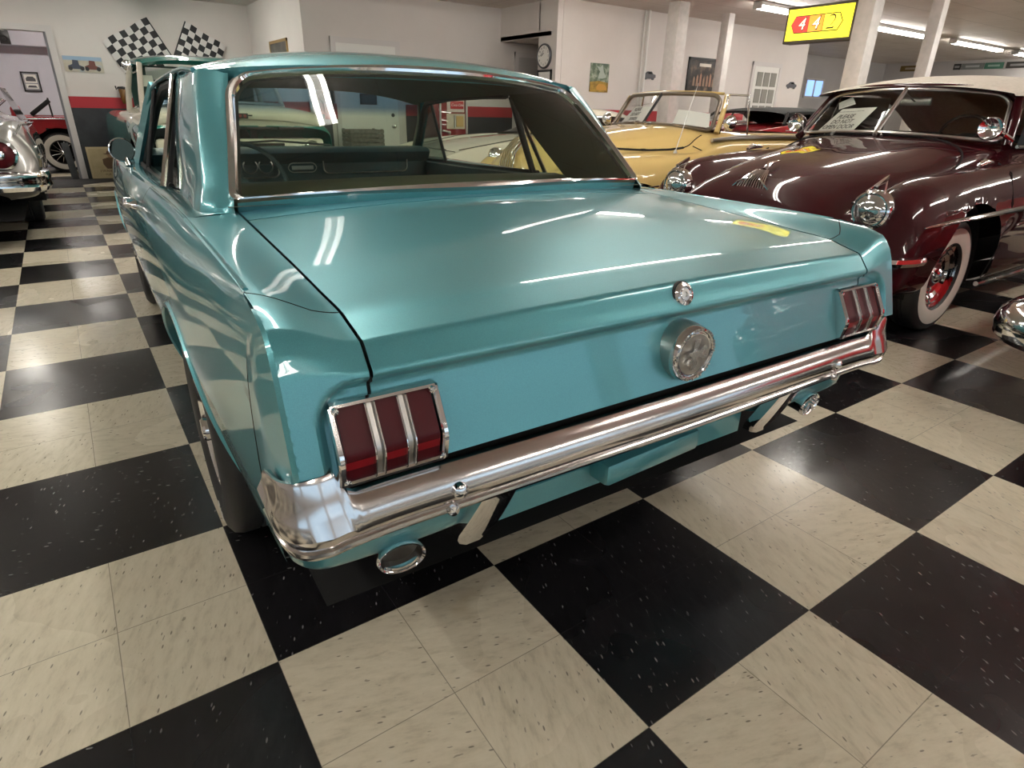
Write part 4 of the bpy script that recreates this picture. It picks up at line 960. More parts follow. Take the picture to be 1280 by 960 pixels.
q = MB(); q.tube([Vector((-.33, -1.22, 1.06)) + Matrix.Rotation(math.radians(65), 3, 'X') @ Vector((.2*math.cos(a), .2*math.sin(a), 0)) for a in np.linspace(0, 2*PI, 33)[:-1]], .012, 8, closed=True); q.build('steering_wheel', M_CABIN, MRN)
q = MB(); q.box((.0, -1.0, 1.33), (.22, .03, .06), bev=.012); q.tube([(0, -.98, 1.33), mws(0, .93)], .006, 6); q.build('rear_view_mirror', M_STEEL, MRN)
def on_glass(fn, root, u, v, off=-.03):
    p = fn(u, v) + A(0, off, 0); return root.matrix_world @ Vector(p)
bpy.context.view_layer.update()
def mg(u, v): return on_glass(mws, MRN, u, v)
# as read from the front, left is the car's right (+x)
paper_sign('paper_sign', 'larger white handwritten sheet behind the maroon car windshield, nearest its centre bar', [mg(.80, .03), mg(.30, .03), mg(.22, .60), mg(.68, .60)], ['~', 'PLEASE', 'DO NOT', 'OPEN DOOR'], 1, size=.052)
paper_sign('paper_sign', 'small white slip tilted behind the upper corner of the maroon car windshield', [mg(.74, .60), mg(.54, .70), mg(.68, .90), mg(.84, .79)], ['~', '~', '~'], 5)
# ---- yellow convertible
YEL = thing('convertible_car', 'straw yellow open convertible with split windshield, parked behind the maroon car', 'car', (3.806, 3.467, 0), math.radians(85))
yel = [
 (.80, [(0, .62), (.15, .62), (.30, .60), (.42, .58), (.50, .57), (.60, .56), (.70, .54), (.74, .50), (.74, .42), (.70, .34), (.5, .3)]),
 (.72, [(0, .84), (.16, .82), (.31, .76), (.43, .70), (.52, .68), (.62, .67), (.74, .64), (.81, .56), (.81, .44), (.77, .33), (.5, .28)]),
 (.60, [(0, .965), (.17, .945), (.33, .88), (.45, .80), (.54, .77), (.64, .785), (.77, .75), (.84, .62), (.85, .46), (.80, .32), (.5, .27)]),
 (.40, [(0, 1.02), (.19, 1.005), (.36, .95), (.47, .87), (.55, .845), (.65, .855), (.79, .82), (.865, .66), (.87, .48), (.82, .31), (.5, .26)]),
 (.0, [(0, 1.045), (.22, 1.035), (.40, .985), (.50, .91), (.57, .885), (.67, .88), (.81, .84), (.885, .68), (.89, .48), (.84, .30), (.5, .25)]),
 (-.40, [(0, 1.085), (.26, 1.075), (.43, 1.015), (.50, .95), (.555, .912), (.66, .89), (.83, .855), (.90, .70), (.90, .48), (.85, .29), (.5, .25)]),
 (-.70, [(0, 1.115), (.32, 1.10), (.50, 1.055), (.585, 1.0), (.645, .945), (.72, .90), (.845, .88), (.905, .71), (.905, .48), (.85, .28), (.5, .24)]),
 (-.95, [(0, 1.11), (.36, 1.10), (.60, 1.075), (.69, 1.05), (.74, 1.03), (.79, .99), (.865, .92), (.91, .72), (.91, .48), (.86, .28), (.5, .24)]),
 (-1.5, [(0, 1.09), (.36, 1.08), (.62, 1.065), (.72, 1.05), (.77, 1.035), (.82, 1.0), (.88, .93), (.915, .72), (.915, .48), (.86, .28), (.5, .24)]),
 (-2.5, [(0, 1.06), (.36, 1.055), (.62, 1.045), (.72, 1.035), (.77, 1.02), (.82, .98), (.875, .91), (.905, .72), (.905, .48), (.86, .28), (.5, .24)]),
 (-3.4, [(0, .95), (.36, .945), (.58, .93), (.67, .915), (.72, .90), (.77, .87), (.82, .82), (.85, .68), (.85, .48), (.81, .32), (.5, .28)]),
 (-4.1, [(0, .66), (.3, .66), (.45, .65), (.52, .65), (.57, .64), (.62, .62), (.67, .60), (.70, .54), (.70, .46), (.67, .38), (.5, .34)])]
loft_body('body_shell', YEL, yel, M_YELLOW, [(0, .33, .345), (-2.9, .33, .345)], 52, 130, open_faces=lambda c: -2.55 < c[1] < -.98 and c[0] < .66 and c[2] > .98)
for sg in (1, -1):
    ring_lamp('headlamp', YEL, (sg*.645, .545, .770), (0, 1, .05), .082)
    q = MB(); q.tube([on_top(YEL, sg*x, y, .003) for x, y in cr([(.43, .50), (.46, .25), (.50, -.05), (.57, -.38), (.65, -.68)], 50)], .011, 6)
    for y, x in ((.25, .46), (-.02, .495), (-.30, .552)): q.box(on_top(YEL, sg*x, y, .008), (.022, .035, .02))
    q.tube([on_top(YEL, sg*x, y, .001) for x, y in cr([(.65, -.68), (.66, -.74), (.665, -.80), (.67, -.86)], 20)], .005, 6); q.build('hood_shut_line', M_GAP, YEL)
    q = MB(); q.tube([(sg*.80, -.86, 1.0), (sg*.815, -1.2, 1.03), (sg*.82, -1.8, 1.035), (sg*.815, -2.5, 1.02)], .018, 8); q.build('belt_trim', M_STEEL, YEL)
    q = MB(); q.tube([(sg*.72, -.72, .95), (sg*.80, -.78, .91), (sg*.875, -.86, .82), (sg*.907, -.9, .70), (sg*.91, -.9, .45)], .004, 6); q.build('door_shut_line', M_GAP, YEL)
g = MB()
for k in range(7):
    g.tube([(-.12+k*.04, .80-abs(k-3)*.004, .70), (-.105+k*.035, .745, .87), (-.09+k*.03, .63, .985)], .007, 6)
for z in (.52, .60, .68): g.tube([(-.58, .74, z), (-.3, .80, z), (0, .82, z), (.3, .80, z), (.58, .74, z)], .014, 6)
g.tube([(0, .66, .99), (0, .60, 1.03), (0, .45, 1.05)], [.012, .02, .006], 8); g.build('grille', M_CHROME, YEL)
bumper_sweep(YEL, [(.80, .55), (.78, .74), (.6, .86), (.3, .91), (0, .92), (-.3, .91), (-.6, .86), (-.78, .74), (-.80, .55)], [(-d, z-.01) for d, z in BSEC], M_CHROME)
def yws(u, v):
    e = abs(u); return A(u*(.71*(1-v)+.635*v), (-.75-.18*e**1.6)*(1-v) + (-.955-.13*e**1.6)*v, (1.118-.04*e*e)*(1-v) + (1.385-.02*e**2.5)*v)
w2 = MB(); w2.grid([[yws(u, v) for u in np.linspace(-1, 1, 25)] for v in np.linspace(0, 1, 7)]); WY = w2.build('windshield', M_GLASS_CLEAR, YEL)
q = MB(); q.tube(ws_outline(yws), .019, 8, closed=True); q.build('windshield_frame', mat('bronze_frame', (.20, .165, .13), .35, .6), WY)
q = MB(); q.tube([yws(0, 0)+A(0, .008, 0), yws(0, 1)+A(0, .008, 0)], .013, 8); q.build('centre_bar', M_BLACK, WY)
q = MB(); 
for sg in (-1, 1): q.tube([yws(sg*1.05, -.05)+A(0, -.02, 0), yws(sg*1.06, .5)+A(0, -.02, 0), yws(sg*1.05, 1.02)+A(0, -.02, 0)], .024, 8)
q.tube([yws(u, 1.06)+A(0, -.02, 0) for u in np.linspace(-1, 1, 13)], .012, 8); q.build('windshield_pillar', M_YELLOW, YEL)
for sg in (-1, 1):
    q = MB(); q.add([(sg*.74, -1.0, 1.06), (sg*.765, -1.34, 1.05), (sg*.72, -1.34, 1.37), (sg*.67, -1.16, 1.37)], [(0, 1, 2, 3)]); V_ = q.build('vent_window', M_GLASS_CLEAR, YEL)
    q = MB(); q.tube([(sg*.765, -1.34, 1.04), (sg*.72, -1.34, 1.38)], .010, 6); q.tube([(sg*.72, -1.34, 1.375), (sg*.67, -1.14, 1.375)], .009, 6); q.tube([(sg*.74, -1.0, 1.05), (sg*.69, -1.1, 1.36)], .012, 6); q.build('vent_frame', M_CHROME, V_)
    q = MB(); o = Vector((sg*.87, -.98, 1.145)); q.lathe([(0, -.05), (.04, -.04), (.062, -.01), (.065, .008), (.055, .012), (0, .012)], o, (0, -1, 0), 24); q.tube([o, (sg*.80, -1.0, 1.08)], .010, 6); q.build('door_mirror', M_CHROME, YEL)
q = MB(); q.tube([(-.72, -.52, .905), (-.735, -.58, 1.15), (-.75, -.66, 1.45)], [.004, .0025, .0018], 6); q.lathe([(.018, 0), (.016, .012), (.006, .03)], (-.72, -.52, .893), (0, 0, 1), 14); q.build('antenna', M_STEEL, YEL)
for x0, x1 in ((.06, .4), (-.08, -.42)):
    q = MB(); q.tube([(x0, -.69, 1.125), yws(x0/.7, .05)+A(0, .02, 0), yws(x1/.7, .03)+A(0, .02, 0)], [.014, .009, .007], 6); q.build('wiper', M_CHROME, YEL)
cab = MB(); cab.box((0, -1.85, .60), (1.4, 2.1, .4))
for sx in (-.34, .34): cab.box((sx, -1.75, .88), (.60, .14, .30), bev=.05)
cab.box((0, -2.4, .90), (1.25, .14, .28), bev=.05); cab.grid([[(x, y, z) for x in (-.68, .68)] for y, z in ((-.86, 1.10), (-1.05, 1.07), (-1.1, .85))]); cab.build('cabin', mat('red_cabin', (.10, .02, .025), .6), YEL)
for ay in (0, -2.9):
    for sg in (-1, 1):
        T_ = make_tyre(YEL, (sg*.76, ay, .335), sg, .335, .165, .20, [M_TYRE, M_WHITEWALL], ww=(.205, .285)); r = MB(); r.lathe([(.205, .05), (.19, .06), (.15, .045), (.10, .06), (0, .075)], (sg*.76, ay, .335), (sg, 0, 0), 32); r.build('hub_cap', M_CHROME, T_)
bpy.context.view_layer.update()
def yg(u, v): return on_glass(yws, YEL, u, v, -.04)
paper_sign('paper_sign', 'white handwritten sheet behind the yellow convertible windshield, left of the centre bar', [yg(.83, .02), yg(.12, .02), yg(.10, .58), yg(.62, .60)], ['~', 'PLEASE', 'DO NOT', 'TOUCH'], 11, size=.05)
paper_sign('paper_sign', 'white printed sheet behind the yellow convertible windshield, beside its antenna', [yg(-.42, .0), yg(-.93, .0), yg(-.88, .46), yg(-.40, .50)], ['~', '~', '~', '~', '~', '~'], 21)
# ------------------------------------------------------------------ cars further back
def lerp_st(y, *pts): return (y, list(pts))
def simple_wheels(parent, xs, yss, R, W, rim, white=None, cap=M_CHROME):
    for ay in yss:
        for sg in (-1, 1):
            c = (sg*xs, ay, R); T_ = make_tyre(parent, c, sg, R, W, rim, [M_TYRE, M_WHITEWALL], ww=white, n=36)
            r = MB(); r.lathe([(rim, W*.38), (rim*.92, W*.42), (rim*.75, W*.30), (rim*.5, W*.42), (rim*.2, W*.46), (0, W*.46)], c, (sg, 0, 0), 28); r.build('hub_cap', cap, T_)
def hump(y, zc, w, zs, xm, zlo=.30, r=.0):
    """generic half section: crowned top, shoulder, slab side"""
    return (y, [(0, zc), (w*.45, zc-.01), (w*.75, zc-.035), (w*.9, zs+.02), (w, zs), (xm, (zs+zlo)*.55), (xm-.005, (zs+zlo)*.42), (xm-.05, zlo), (xm-.25, zlo-.04)])
# silver sedan, seen from behind at the left edge
SIL = thing('sedan_car', 'silver sedan with round red tail lamp, cut off by the left edge of the photo', 'car', (-1.25, 7.25, 0), 0)
sil = [hump(-1.55, .62, .60, .60, .80, .50), hump(-1.48, .88, .74, .84, .875, .46), hump(-1.42, .95, .78, .93, .89, .43), hump(-1.35, .985, .80, .985, .90, .43), hump(-.9, 1.0, .83, 1.0, .92, .40), hump(-.4, 1.0, .85, .985, .925, .35), hump(.4, .98, .86, .96, .925), hump(1.6, .96, .86, .94, .92), hump(2.4, .95, .84, .92, .91), hump(3.2, .92, .80, .88, .88), hump(3.55, .86, .7, .80, .82, .36), hump(3.62, .6, .6, .56, .74, .38)]
loft_body('body_shell', SIL, sil, M_SILVER, [(0, .35, .38), (2.75, .35, .38)], 40, 110)
for sg in (1, -1):
    q = MB(); q.lathe([(.128, -.03), (.132, .01), (.124, .026), (.108, .030), (.104, .018)], (sg*.655, -1.515, .765), (0, -1, .08), 32); RL = q.build('tail_lamp', M_CHROME, SIL, 30)
    q = MB(); q.lathe([(.106, .012), (.08, .030), (.042, .036)], (sg*.655, -1.515, .765), (0, -1, .08), 32); q.lathe([(.042, .03), (.036, .046), (.022, .05), (.018, .03), (0, .03)], (sg*.655, -1.515, .765), (0, -1, .08), 20, m=1); q.build('lens', [M_RED, M_CHROME], RL, 30)
    q = MB(); q.tube([(sg*.80, -1.46, .93), (sg*.845, -1.1, 1.0), (sg*.87, -.4, .985), (sg*.88, .5, .96), (sg*.88, 1.6, .94)], .012, 8); q.build('fin_trim', M_CHROME, SIL)
    q = MB(); q.box((sg*.90, -1.12, .80), (.04, .10, .03), bev=.01); q.tube([(sg*.90, -1.15, .70), (sg*.93, -1.05, .72)], .014, 8); q.build('side_ornament', M_CHROME, SIL)
bumper_sweep(SIL, [(-.91, -1.15), (-.915, -1.4), (-.86, -1.55), (-.6, -1.60), (0, -1.62), (.6, -1.60), (.86, -1.55), (.915, -1.4), (.91, -1.15)], [(0, .47), (.03, .475), (.05, .51), (.045, .55), (.055, .585), (.045, .625), (.0, .635)], M_CHROME, 'rear_bumper')
gh = MB(); gg_ = []
for y, zc, xe in ((-.75, 1.0, .74), (-.35, 1.28, .66), (-.1, 1.36, .64), (.6, 1.39, .63), (1.2, 1.36, .62), (1.75, 1.0, .72)):
    gg_.append([(xe*u, y, 1.0 + (zc-1.0)*(1-abs(u)**4)) for u in np.linspace(0, 1, 9)] + [(.80, y, .97)])
gh.grid(loft(gg_, 24, 30)); gh.mirror(); gh.build('roof', M_SILVER, SIL, 60)
gw = MB(); gw.add([(-.64, -.70, 1.05), (.64, -.70, 1.05), (.58, -.40, 1.27), (-.58, -.40, 1.27)], [(0, 1, 2, 3)]); gw.V = [(x, y-.02, z+.02) for x, y, z in gw.V]; gw.build('rear_window', M_DARKGLASS, SIL)
for sg in (1, -1):
    q = MB(); q.add([(sg*.82, -.35, 1.0), (sg*.83, 1.45, .99), (sg*.72, 1.15, 1.30), (sg*.72, -.1, 1.30)], [(0, 1, 2, 3)]); q.build('side_window', M_DARKGLASS, SIL)
simple_wheels(SIL, .70, (0, 2.75), .335, .20, .19)
ex = MB(); ex.tube([(.35, -1.55, .28), (.35, -1.2, .30)], .035, 12); ex.build('exhaust_pipe', M_STEEL, SIL)
# jade and white pickup, nose towards the coupe
TRK = thing('pickup_truck', 'jade green and white pickup truck with white hood, nose to nose with the turquoise coupe', 'truck', (1.50, 6.35, 0), PI)
def tst(y, zh, wf, zf, xm, k=1.): 
    return (y, [(0, zh), (.35, zh-.008), (.66, zh-.035), (.77, zh-.085), (.83, zf), (wf, zf-.035), (xm-.012, zf-.14), (xm, .72), (xm-.01, .50), (xm-.05, .40), (.6, .36)])
trk = [(.03, [(0, .98), (.35, .98), (.66, .97), (.78, .96), (.84, .95), (.90, .93), (.95, .88), (.96, .72), (.95, .52), (.90, .42), (.6, .40)]),
 (-.02, [(0, 1.10), (.35, 1.09), (.66, 1.06), (.78, 1.03), (.84, 1.00), (.91, .97), (.975, .89), (.98, .72), (.97, .5), (.92, .40), (.6, .38)]),
 tst(-.12, 1.165, .92, 1.035, .99), tst(-.4, 1.20, .92, 1.055, 1.0), tst(-.9, 1.215, .92, 1.075, 1.0), tst(-1.15, 1.22, .93, 1.09, 1.0), tst(-1.9, 1.22, .94, 1.10, 1.0), tst(-2.45, 1.21, .94, 1.10, 1.0), tst(-2.6, 1.10, .94, 1.09, 1.0), tst(-4.3, 1.08, .94, 1.07, .99), tst(-4.9, 1.06, .93, 1.05, .98)]
loft_body('body_shell', TRK, trk, [M_GREEN, M_GAP, M_CREAM], [(-.75, .40, .43), (-3.75, .40, .43)], 44, 130, mfn=lambda c: 2 if (c[2] > .985 and c[1] > -2.5) else 0)
hd = MB()   # white bonnet lip overhanging the green slotted band
hd.grid([[(x, .065-.05*abs(x/.86)**3 + dy, z - .075*abs(x/.86)**2.6) for x in np.linspace(-.86, .86, 33)] for dy, z in ((-.5, 1.20), (-.25, 1.198), (-.08, 1.178), (-.01, 1.14), (.005, 1.09), (-.005, 1.055), (-.03, 1.045))]); hd.build('hood', M_CREAM, TRK, 50)
sl = MB()
for x0, x1 in ((-.70, -.42), (-.36, -.08), (-.02, .26), (.32, .60)): sl.box(((x0+x1)/2+.05, .05, .965), (x1-x0, .03, .028), bev=.01)
sl.build('hood_slots', M_BLACK, TRK)
gw = MB(); gw.box((0, .03, .735), (1.72, .10, .25), bev=.04); GW = gw.build('grille', M_CREAM, TRK)
q = MB(); q.box((.12, .085, .80), (1.05, .02, .03), bev=.008); q.box((0, .085, .72), (1.05, .02, .03), bev=.008); q.build('grille_opening', M_BLACK, GW)
for sg in (1, -1): ring_lamp('headlamp', TRK, (sg*.70, .085, .755), (0, 1, 0), .085, bezel=M_CREAM)
bd = MB(); bd.box((0, .088, 1.085), (.115, .012, .052), bev=.005); bd.box((-.075, .086, 1.09), (.05, .008, .014)); bd.box((.072, .086, 1.085), (.03, .008, .036)); BD = bd.build('badge', M_BLACK, TRK)
q = MB()
for sx in (-.024, .024): q.box((sx, .096, 1.085), (.026, .006, .03))
q.build('badge_inlay', mat('badge_red', (.25, .03, .03), .4), BD)
bumper_sweep(TRK, [(-.98, -.05), (-.96, .10), (-.8, .17), (0, .20), (.8, .17), (.96, .10), (.98, -.05)], [(0, .46), (-.03, .47), (-.04, .54), (-.03, .61), (0, .62)], M_CREAM)
rf = []
for y, zc, ze, xe in ((-1.42, 1.66, 1.60, .68), (-1.6, 1.715, 1.65, .71), (-2.0, 1.735, 1.67, .72), (-2.35, 1.71, 1.65, .71), (-2.48, 1.66, 1.58, .69)):
    rf.append([(xe*u, y, ze + (zc-ze)*(1-abs(u)**3)) for u in np.linspace(0, 1, 8)] + [(xe+.015, y, ze-.03), (xe+.01, y, ze-.06)])
q = MB(); q.grid(loft(rf, 26, 20)); q.mirror(); q.build('cab_roof', M_GREEN, TRK, 60)
q = MB()
for sg in (1, -1):
    q = MB(); q.tube([(sg*.80, -1.12, 1.08), (sg*.765, -1.24, 1.3), (sg*.71, -1.40, 1.60)], .03, 10); q.tube([(sg*.83, -2.28, 1.08), (sg*.79, -2.30, 1.35), (sg*.72, -2.32, 1.62)], .034, 10); q.build('cab_pillars', M_CREAM, TRK)
q = MB(); q.tube([(-.8, -1.17, 1.20), (0, -1.05, 1.215), (.8, -1.17, 1.20)], .02, 8); q.build('cowl_trim', M_CREAM, TRK)
q = MB(); q.grid([[(u*(.77*(1-v)+.68*v), -1.08-.10*u*u-.32*v, 1.19+.45*v) for u in np.linspace(-1, 1, 13)] for v in np.linspace(0, 1, 5)]); q.build('windshield', M_GLASS, TRK)
q = MB(); q.box((0, -2.42, 1.35), (1.5, .03, .55)); q.box((0, -1.9, 1.0), (1.5, 1.0, .2)); q.build('cab_back', mat('cab_green', (.01, .06, .05), .6), TRK)
q = MB(); q.box((.45, -1.42, 1.50), (.42, .02, .14), Matrix.Rotation(-.5, 3, 'X'), bev=.006); q.build('sun_visor', mat('grey_visor', (.40, .42, .42), .6), TRK)
q = MB(); q.lathe([(0, -.04), (.04, -.03), (.058, 0), (.054, .01), (0, .01)], (.825, -1.48, 1.575), (0, -1, .1), 24); q.tube([(.825, -1.46, 1.55), (.79, -1.42, 1.50), (.74, -1.38, 1.52)], .008, 6); q.build('door_mirror', M_CHROME, TRK)
simple_wheels(TRK, .80, (-.75, -3.75), .37, .20, .20)
bpy.context.view_layer.update()
E4 = lambda x, y, z: TRK.matrix_world @ Vector((x, y, z))
paper_sign('paper_sign', 'blank white paper tag hanging inside the pickup windshield', [E4(.74, -1.33, 1.36), E4(.60, -1.33, 1.36), E4(.60, -1.42, 1.48), E4(.74, -1.42, 1.48)], [])
# white coupe seen through the turquoise car's side window
WHT = thing('coupe_car', 'white low-nosed coupe seen through the side window of the turquoise car', 'car', (3.95, 5.62, 0), PI/2)
wht = [(1.05, [(0, .52), (.3, .52), (.5, .52), (.62, .52), (.70, .52), (.74, .48), (.74, .42), (.70, .36), (.5, .32)]),
 (.95, [(0, .66), (.3, .66), (.5, .66), (.64, .66), (.74, .64), (.82, .54), (.82, .44), (.78, .34), (.5, .30)]),
 hump(.6, .775, .76, .76, .88), hump(.2, .85, .80, .83, .91), hump(-.3, .905, .82, .87, .92), hump(-.8, .935, .83, .89, .92), hump(-1.6, .94, .83, .90, .92), hump(-2.4, .93, .82, .90, .91), hump(-3.0, .86, .78, .84, .86), hump(-3.15, .6, .6, .56, .74, .38)]
loft_body('body_shell', WHT, wht, M_CREAM, [(0, .34, .37), (-2.4, .34, .37)], 36, 90)
q = MB(); gg_ = []
for y, zc, xe in ((-.85, .95, .70), (-1.3, 1.20, .60), (-1.6, 1.245, .58), (-2.0, 1.235, .58), (-2.35, 1.16, .60), (-2.75, .93, .68)):
    gg_.append([(xe*u, y, .93 + (zc-.93)*(1-abs(u)**4)) for u in np.linspace(0, 1, 9)] + [(.74, y, .90)])
q.grid(loft(gg_, 22, 24), mf=lambda j, i: 0 if i < 14 and 6 < j < 18 else 1); q.mirror(); q.build('roof', [M_CREAM, M_DARKGLASS], WHT, 60)
q = MB(); q.tube([(-.6, .58, .775), (0, .62, .79), (.6, .58, .775)], .004, 6); q.tube([(-.55, .5, .79), (-.62, -.2, .90), (-.6, -.75, .94)], .004, 6); q.tube([(.55, .5, .79), (.62, -.2, .90), (.6, -.75, .94)], .004, 6); q.build('hood_shut_line', M_GAP, WHT)
for sg in (1, -1): ring_lamp('headlamp', WHT, (sg*.66, .93, .60), (0, 1, .1), .075)
q = MB(); q.box((-.4, .62, .79), (.10, .03, .012), bev=.004); q.build('nose_badge', M_BLACK, WHT)
simple_wheels(WHT, .78, (0, -2.4), .32, .18, .19)
# red convertible with a black top, far behind the yellow one
RB = thing('convertible_car', 'dark red convertible with raised black fabric top, far behind the yellow convertible', 'car', (7.85, 5.15, 0), PI/2)
rb = [hump(.75, .60, .6, .56, .74, .36), hump(.65, .85, .7, .82, .83), hump(.3, .98, .78, .96, .88), hump(-.5, 1.06, .80, 1.05, .90), hump(-1.0, 1.10, .82, 1.09, .91), hump(-2.5, 1.12, .83, 1.10, .91), hump(-3.0, 1.08, .80, 1.06, .88), hump(-3.3, .9, .7, .86, .80), hump(-3.38, .6, .6, .56, .72, .36)]
loft_body('body_shell', RB, rb, M_REDP, [(0, .34, .37), (-2.6, .34, .37)], 36, 90)
q = MB(); gg_ = []
for y, zc, ze, xe in ((-.75, 1.28, 1.24, .60), (-1.0, 1.325, 1.28, .64), (-1.5, 1.345, 1.29, .66), (-2.0, 1.335, 1.28, .66), (-2.3, 1.28, 1.22, .68), (-2.55, 1.12, 1.11, .70)):
    gg_.append([(xe*u, y, ze + (zc-ze)*(1-abs(u)**3)) for u in np.linspace(0, 1, 8)] + [(xe+.02, y, ze-.03), (xe+.03, y, ze-.05 if y > -1.9 else 1.10)])
q.grid(loft(gg_, 24, 26)); q.mirror(); q.build('fabric_top', M_BLACKTOP, RB, 60)
for sg in (1, -1):
    q = MB(); q.tube([(sg*.80, -.55, 1.12), (sg*.815, -1.5, 1.125), (sg*.82, -2.6, 1.12)], .016, 8); q.tube([(sg*.90, -.4, 1.03), (sg*.915, -1.3, 1.04), (sg*.915, -1.75, 1.03), (sg*.91, -1.82, .99)], .008, 6); q.build('belt_trim', M_CHROME, RB)
    q = MB(); q.tube([(sg*.76, -.55, 1.10), (sg*.64, -.80, 1.26)], .02, 8); q.tube([(sg*.77, -1.3, 1.12), (sg*.69, -1.32, 1.26)], .015, 8); q.tube([(sg*.77, -1.95, 1.12), (sg*.70, -1.6, 1.26)], .03, 8); q.build('window_post', M_BLACKTOP, RB)
simple_wheels(RB, .78, (0, -2.6), .34, .18, .20, white=(.21, .28))
# red car at the right edge: only its bumper corner shows
RC = thing('sedan_car', 'bright red car at the right edge showing only its chrome bumper corner', 'car', (3.79, -1.27, 0), PI/2)
M_REDB = paint('bright_red_enamel', (.55, .015, .02), rough=.3)
rc = [hump(.86, .60, .6, .57, .76, .36), hump(.78, .82, .7, .80, .85), hump(.5, .92, .76, .90, .90), hump(-.2, 1.0, .8, .97, .92), hump(-1.0, 1.04, .82, 1.0, .93), hump(-2.5, 1.04, .82, 1.0, .93), hump(-3.4, .98, .8, .95, .90), hump(-3.7, .7, .7, .66, .8)]
loft_body('body_shell', RC, rc, M_REDB, [(0, .34, .38), (-2.8, .34, .38)], 36, 90)
bumper_sweep(RC, [(-.90, .52), (-.915, .70), (-.87, .84), (-.70, .92), (-.3, .96), (0, .96), (.3, .96), (.70, .92), (.87, .84), (.915, .70), (.90, .52)], [(0, .36), (-.04, .36), (-.075, .39), (-.085, .44), (-.07, .49), (-.04, .52), (0, .53)], M_CHROME)
for sg in (1, -1): ring_lamp('headlamp', RC, (sg*.66, .80, .72), (0, 1, .05), .085)
q = MB(); gg_ = []
for y, zc, xe in ((-.85, 1.05, .70), (-1.3, 1.40, .60), (-1.8, 1.46, .60), (-2.4, 1.42, .60), (-3.0, 1.05, .68)): gg_.append([(xe*u, y, 1.02 + (zc-1.02)*(1-abs(u)**4)) for u in np.linspace(0, 1, 9)] + [(.78, y, 1.0)])
q.grid(loft(gg_, 22, 24), mf=lambda j, i: 0 if i < 14 and 6 < j < 18 else 1); q.mirror(); q.build('roof', [M_REDB, M_DARKGLASS], RC, 60)
simple_wheels(RC, .76, (0, -2.8), .335, .18, .2, white=(.21, .28))
# red roadster in the room behind the doorway
RD = thing('roadster_car', 'red roadster with whitewall wheel seen through the open doorway', 'car', (-.13, 13.95, 0), PI/2)
rd = [hump(2.2, .60, .6, .56, .74, .36), hump(2.1, .8, .7, .76, .80), hump(1.7, .86, .76, .84, .84), hump(.9, .90, .76, .88, .85), hump(0, .91, .76, .89, .86), hump(-.8, .89, .74, .87, .85), hump(-1.3, .84, .7, .80, .80), hump(-1.45, .6, .6, .56, .7, .36)]
loft_body('body_shell', RD, rd, M_REDP, [(0, .34, .39), (-1.0+2.5, .34, .37)], 36, 90)
q = MB(); q.add([(-.70, 1.0, .90), (.70, 1.0, .90), (.62, .68, 1.16), (-.62, .68, 1.16)], [(0, 1, 2, 3)]); V_ = q.build('windshield', M_GLASS, RD)
q = MB(); q.tube([(-.72, 1.02, .89), (-.64, .68, 1.18), (.64, .68, 1.18), (.72, 1.02, .89)], .02, 8); q.build('windshield_frame', M_CHROME, V_)
q = MB(); q.box((0, .17, 1.06), (1.3, .07, .40), Matrix.Rotation(-.92, 3, 'X').transposed(), bev=.02); q.tube([(-.60, .02, .90), (-.60, .03, 1.22)], .014, 6); q.build('folded_top_lid', M_BLACK, RD)
q = MB()
for sx in (-.33, .33): q.box((sx, .55, .96), (.5, .12, .24), bev=.05)
q.build('seats', mat('red_seat', (.35, .01, .02), .5), RD)
q = MB(); q.tube([(-.86, 1.6, .86), (-.87, 0, .885), (-.86, -.9, .86)], .012, 6); q.build('belt_trim', M_CHROME, RD)
for ay in (0, 1.5):
    for sg in (-1, 1):
        c = (sg*.78, ay, .33); T_ = make_tyre(RD, c, sg, .33, .17, .20, [M_TYRE, M_WHITEWALL], ww=(.205, .29), n=40); r = MB()
        for k in range(12):
            a = 2*PI*k/12; r.tube([(c[0]+sg*.07, c[1]+.03*math.cos(a), c[2]+.03*math.sin(a)), (c[0]+sg*.04, c[1]+.2*math.cos(a+.25), c[2]+.2*math.sin(a+.25))], .006, 5)
        r.lathe([(.04, .05), (.03, .09), (0, .1)], c, (sg, 0, 0), 14); r.lathe([(.205, .055), (.195, .062), (.185, .05)], c, (sg, 0, 0), 32); r.build('wire_spokes', M_CHROME, T_)
# ------------------------------------------------------------------ signs, pictures and small things
def flat_frame(name, label, cat, o, ex, ey, w, h, art, frame=None, fw=.03, th=.02, group=None):
    """a framed sheet hung at o (its lower left corner)"""
    ex = Vector(ex).normalized(); ey = Vector(ey).normalized(); n = ex.cross(ey); o = Vector(o)
    R = Matrix((ex, ey, n)).transposed()
    t = thing(name, label, cat, o, 0, group); z = Vector((0, 0, 0))
    b = MB(); b.box(ex*(w/2)+ey*(h/2)+n*(th*.35), (w-.004, h-.004, th*.7), R); art_o = b.build('print', art, t)
    if frame:
        b = MB(); b.box(ex*(fw/2)+ey*(h/2)+n*(th*.5), (fw, h, th), R); b.box(ex*(w-fw/2)+ey*(h/2)+n*(th*.5), (fw, h, th), R); b.box(ex*(w/2)+ey*(fw/2)+n*(th*.5), (w, fw, th), R); b.box(ex*(w/2)+ey*(h-fw/2)+n*(th*.5), (w, fw, th), R); b.build('frame', frame, t)
    return t, ex, ey, n, th*.72
def blob(t, name, poly, ex, ey, n, off, m, d=.002):
    b = MB(); b.prism(poly, ex*0 + n*off, ex, ey, n*d); return b.build(name, m, t)
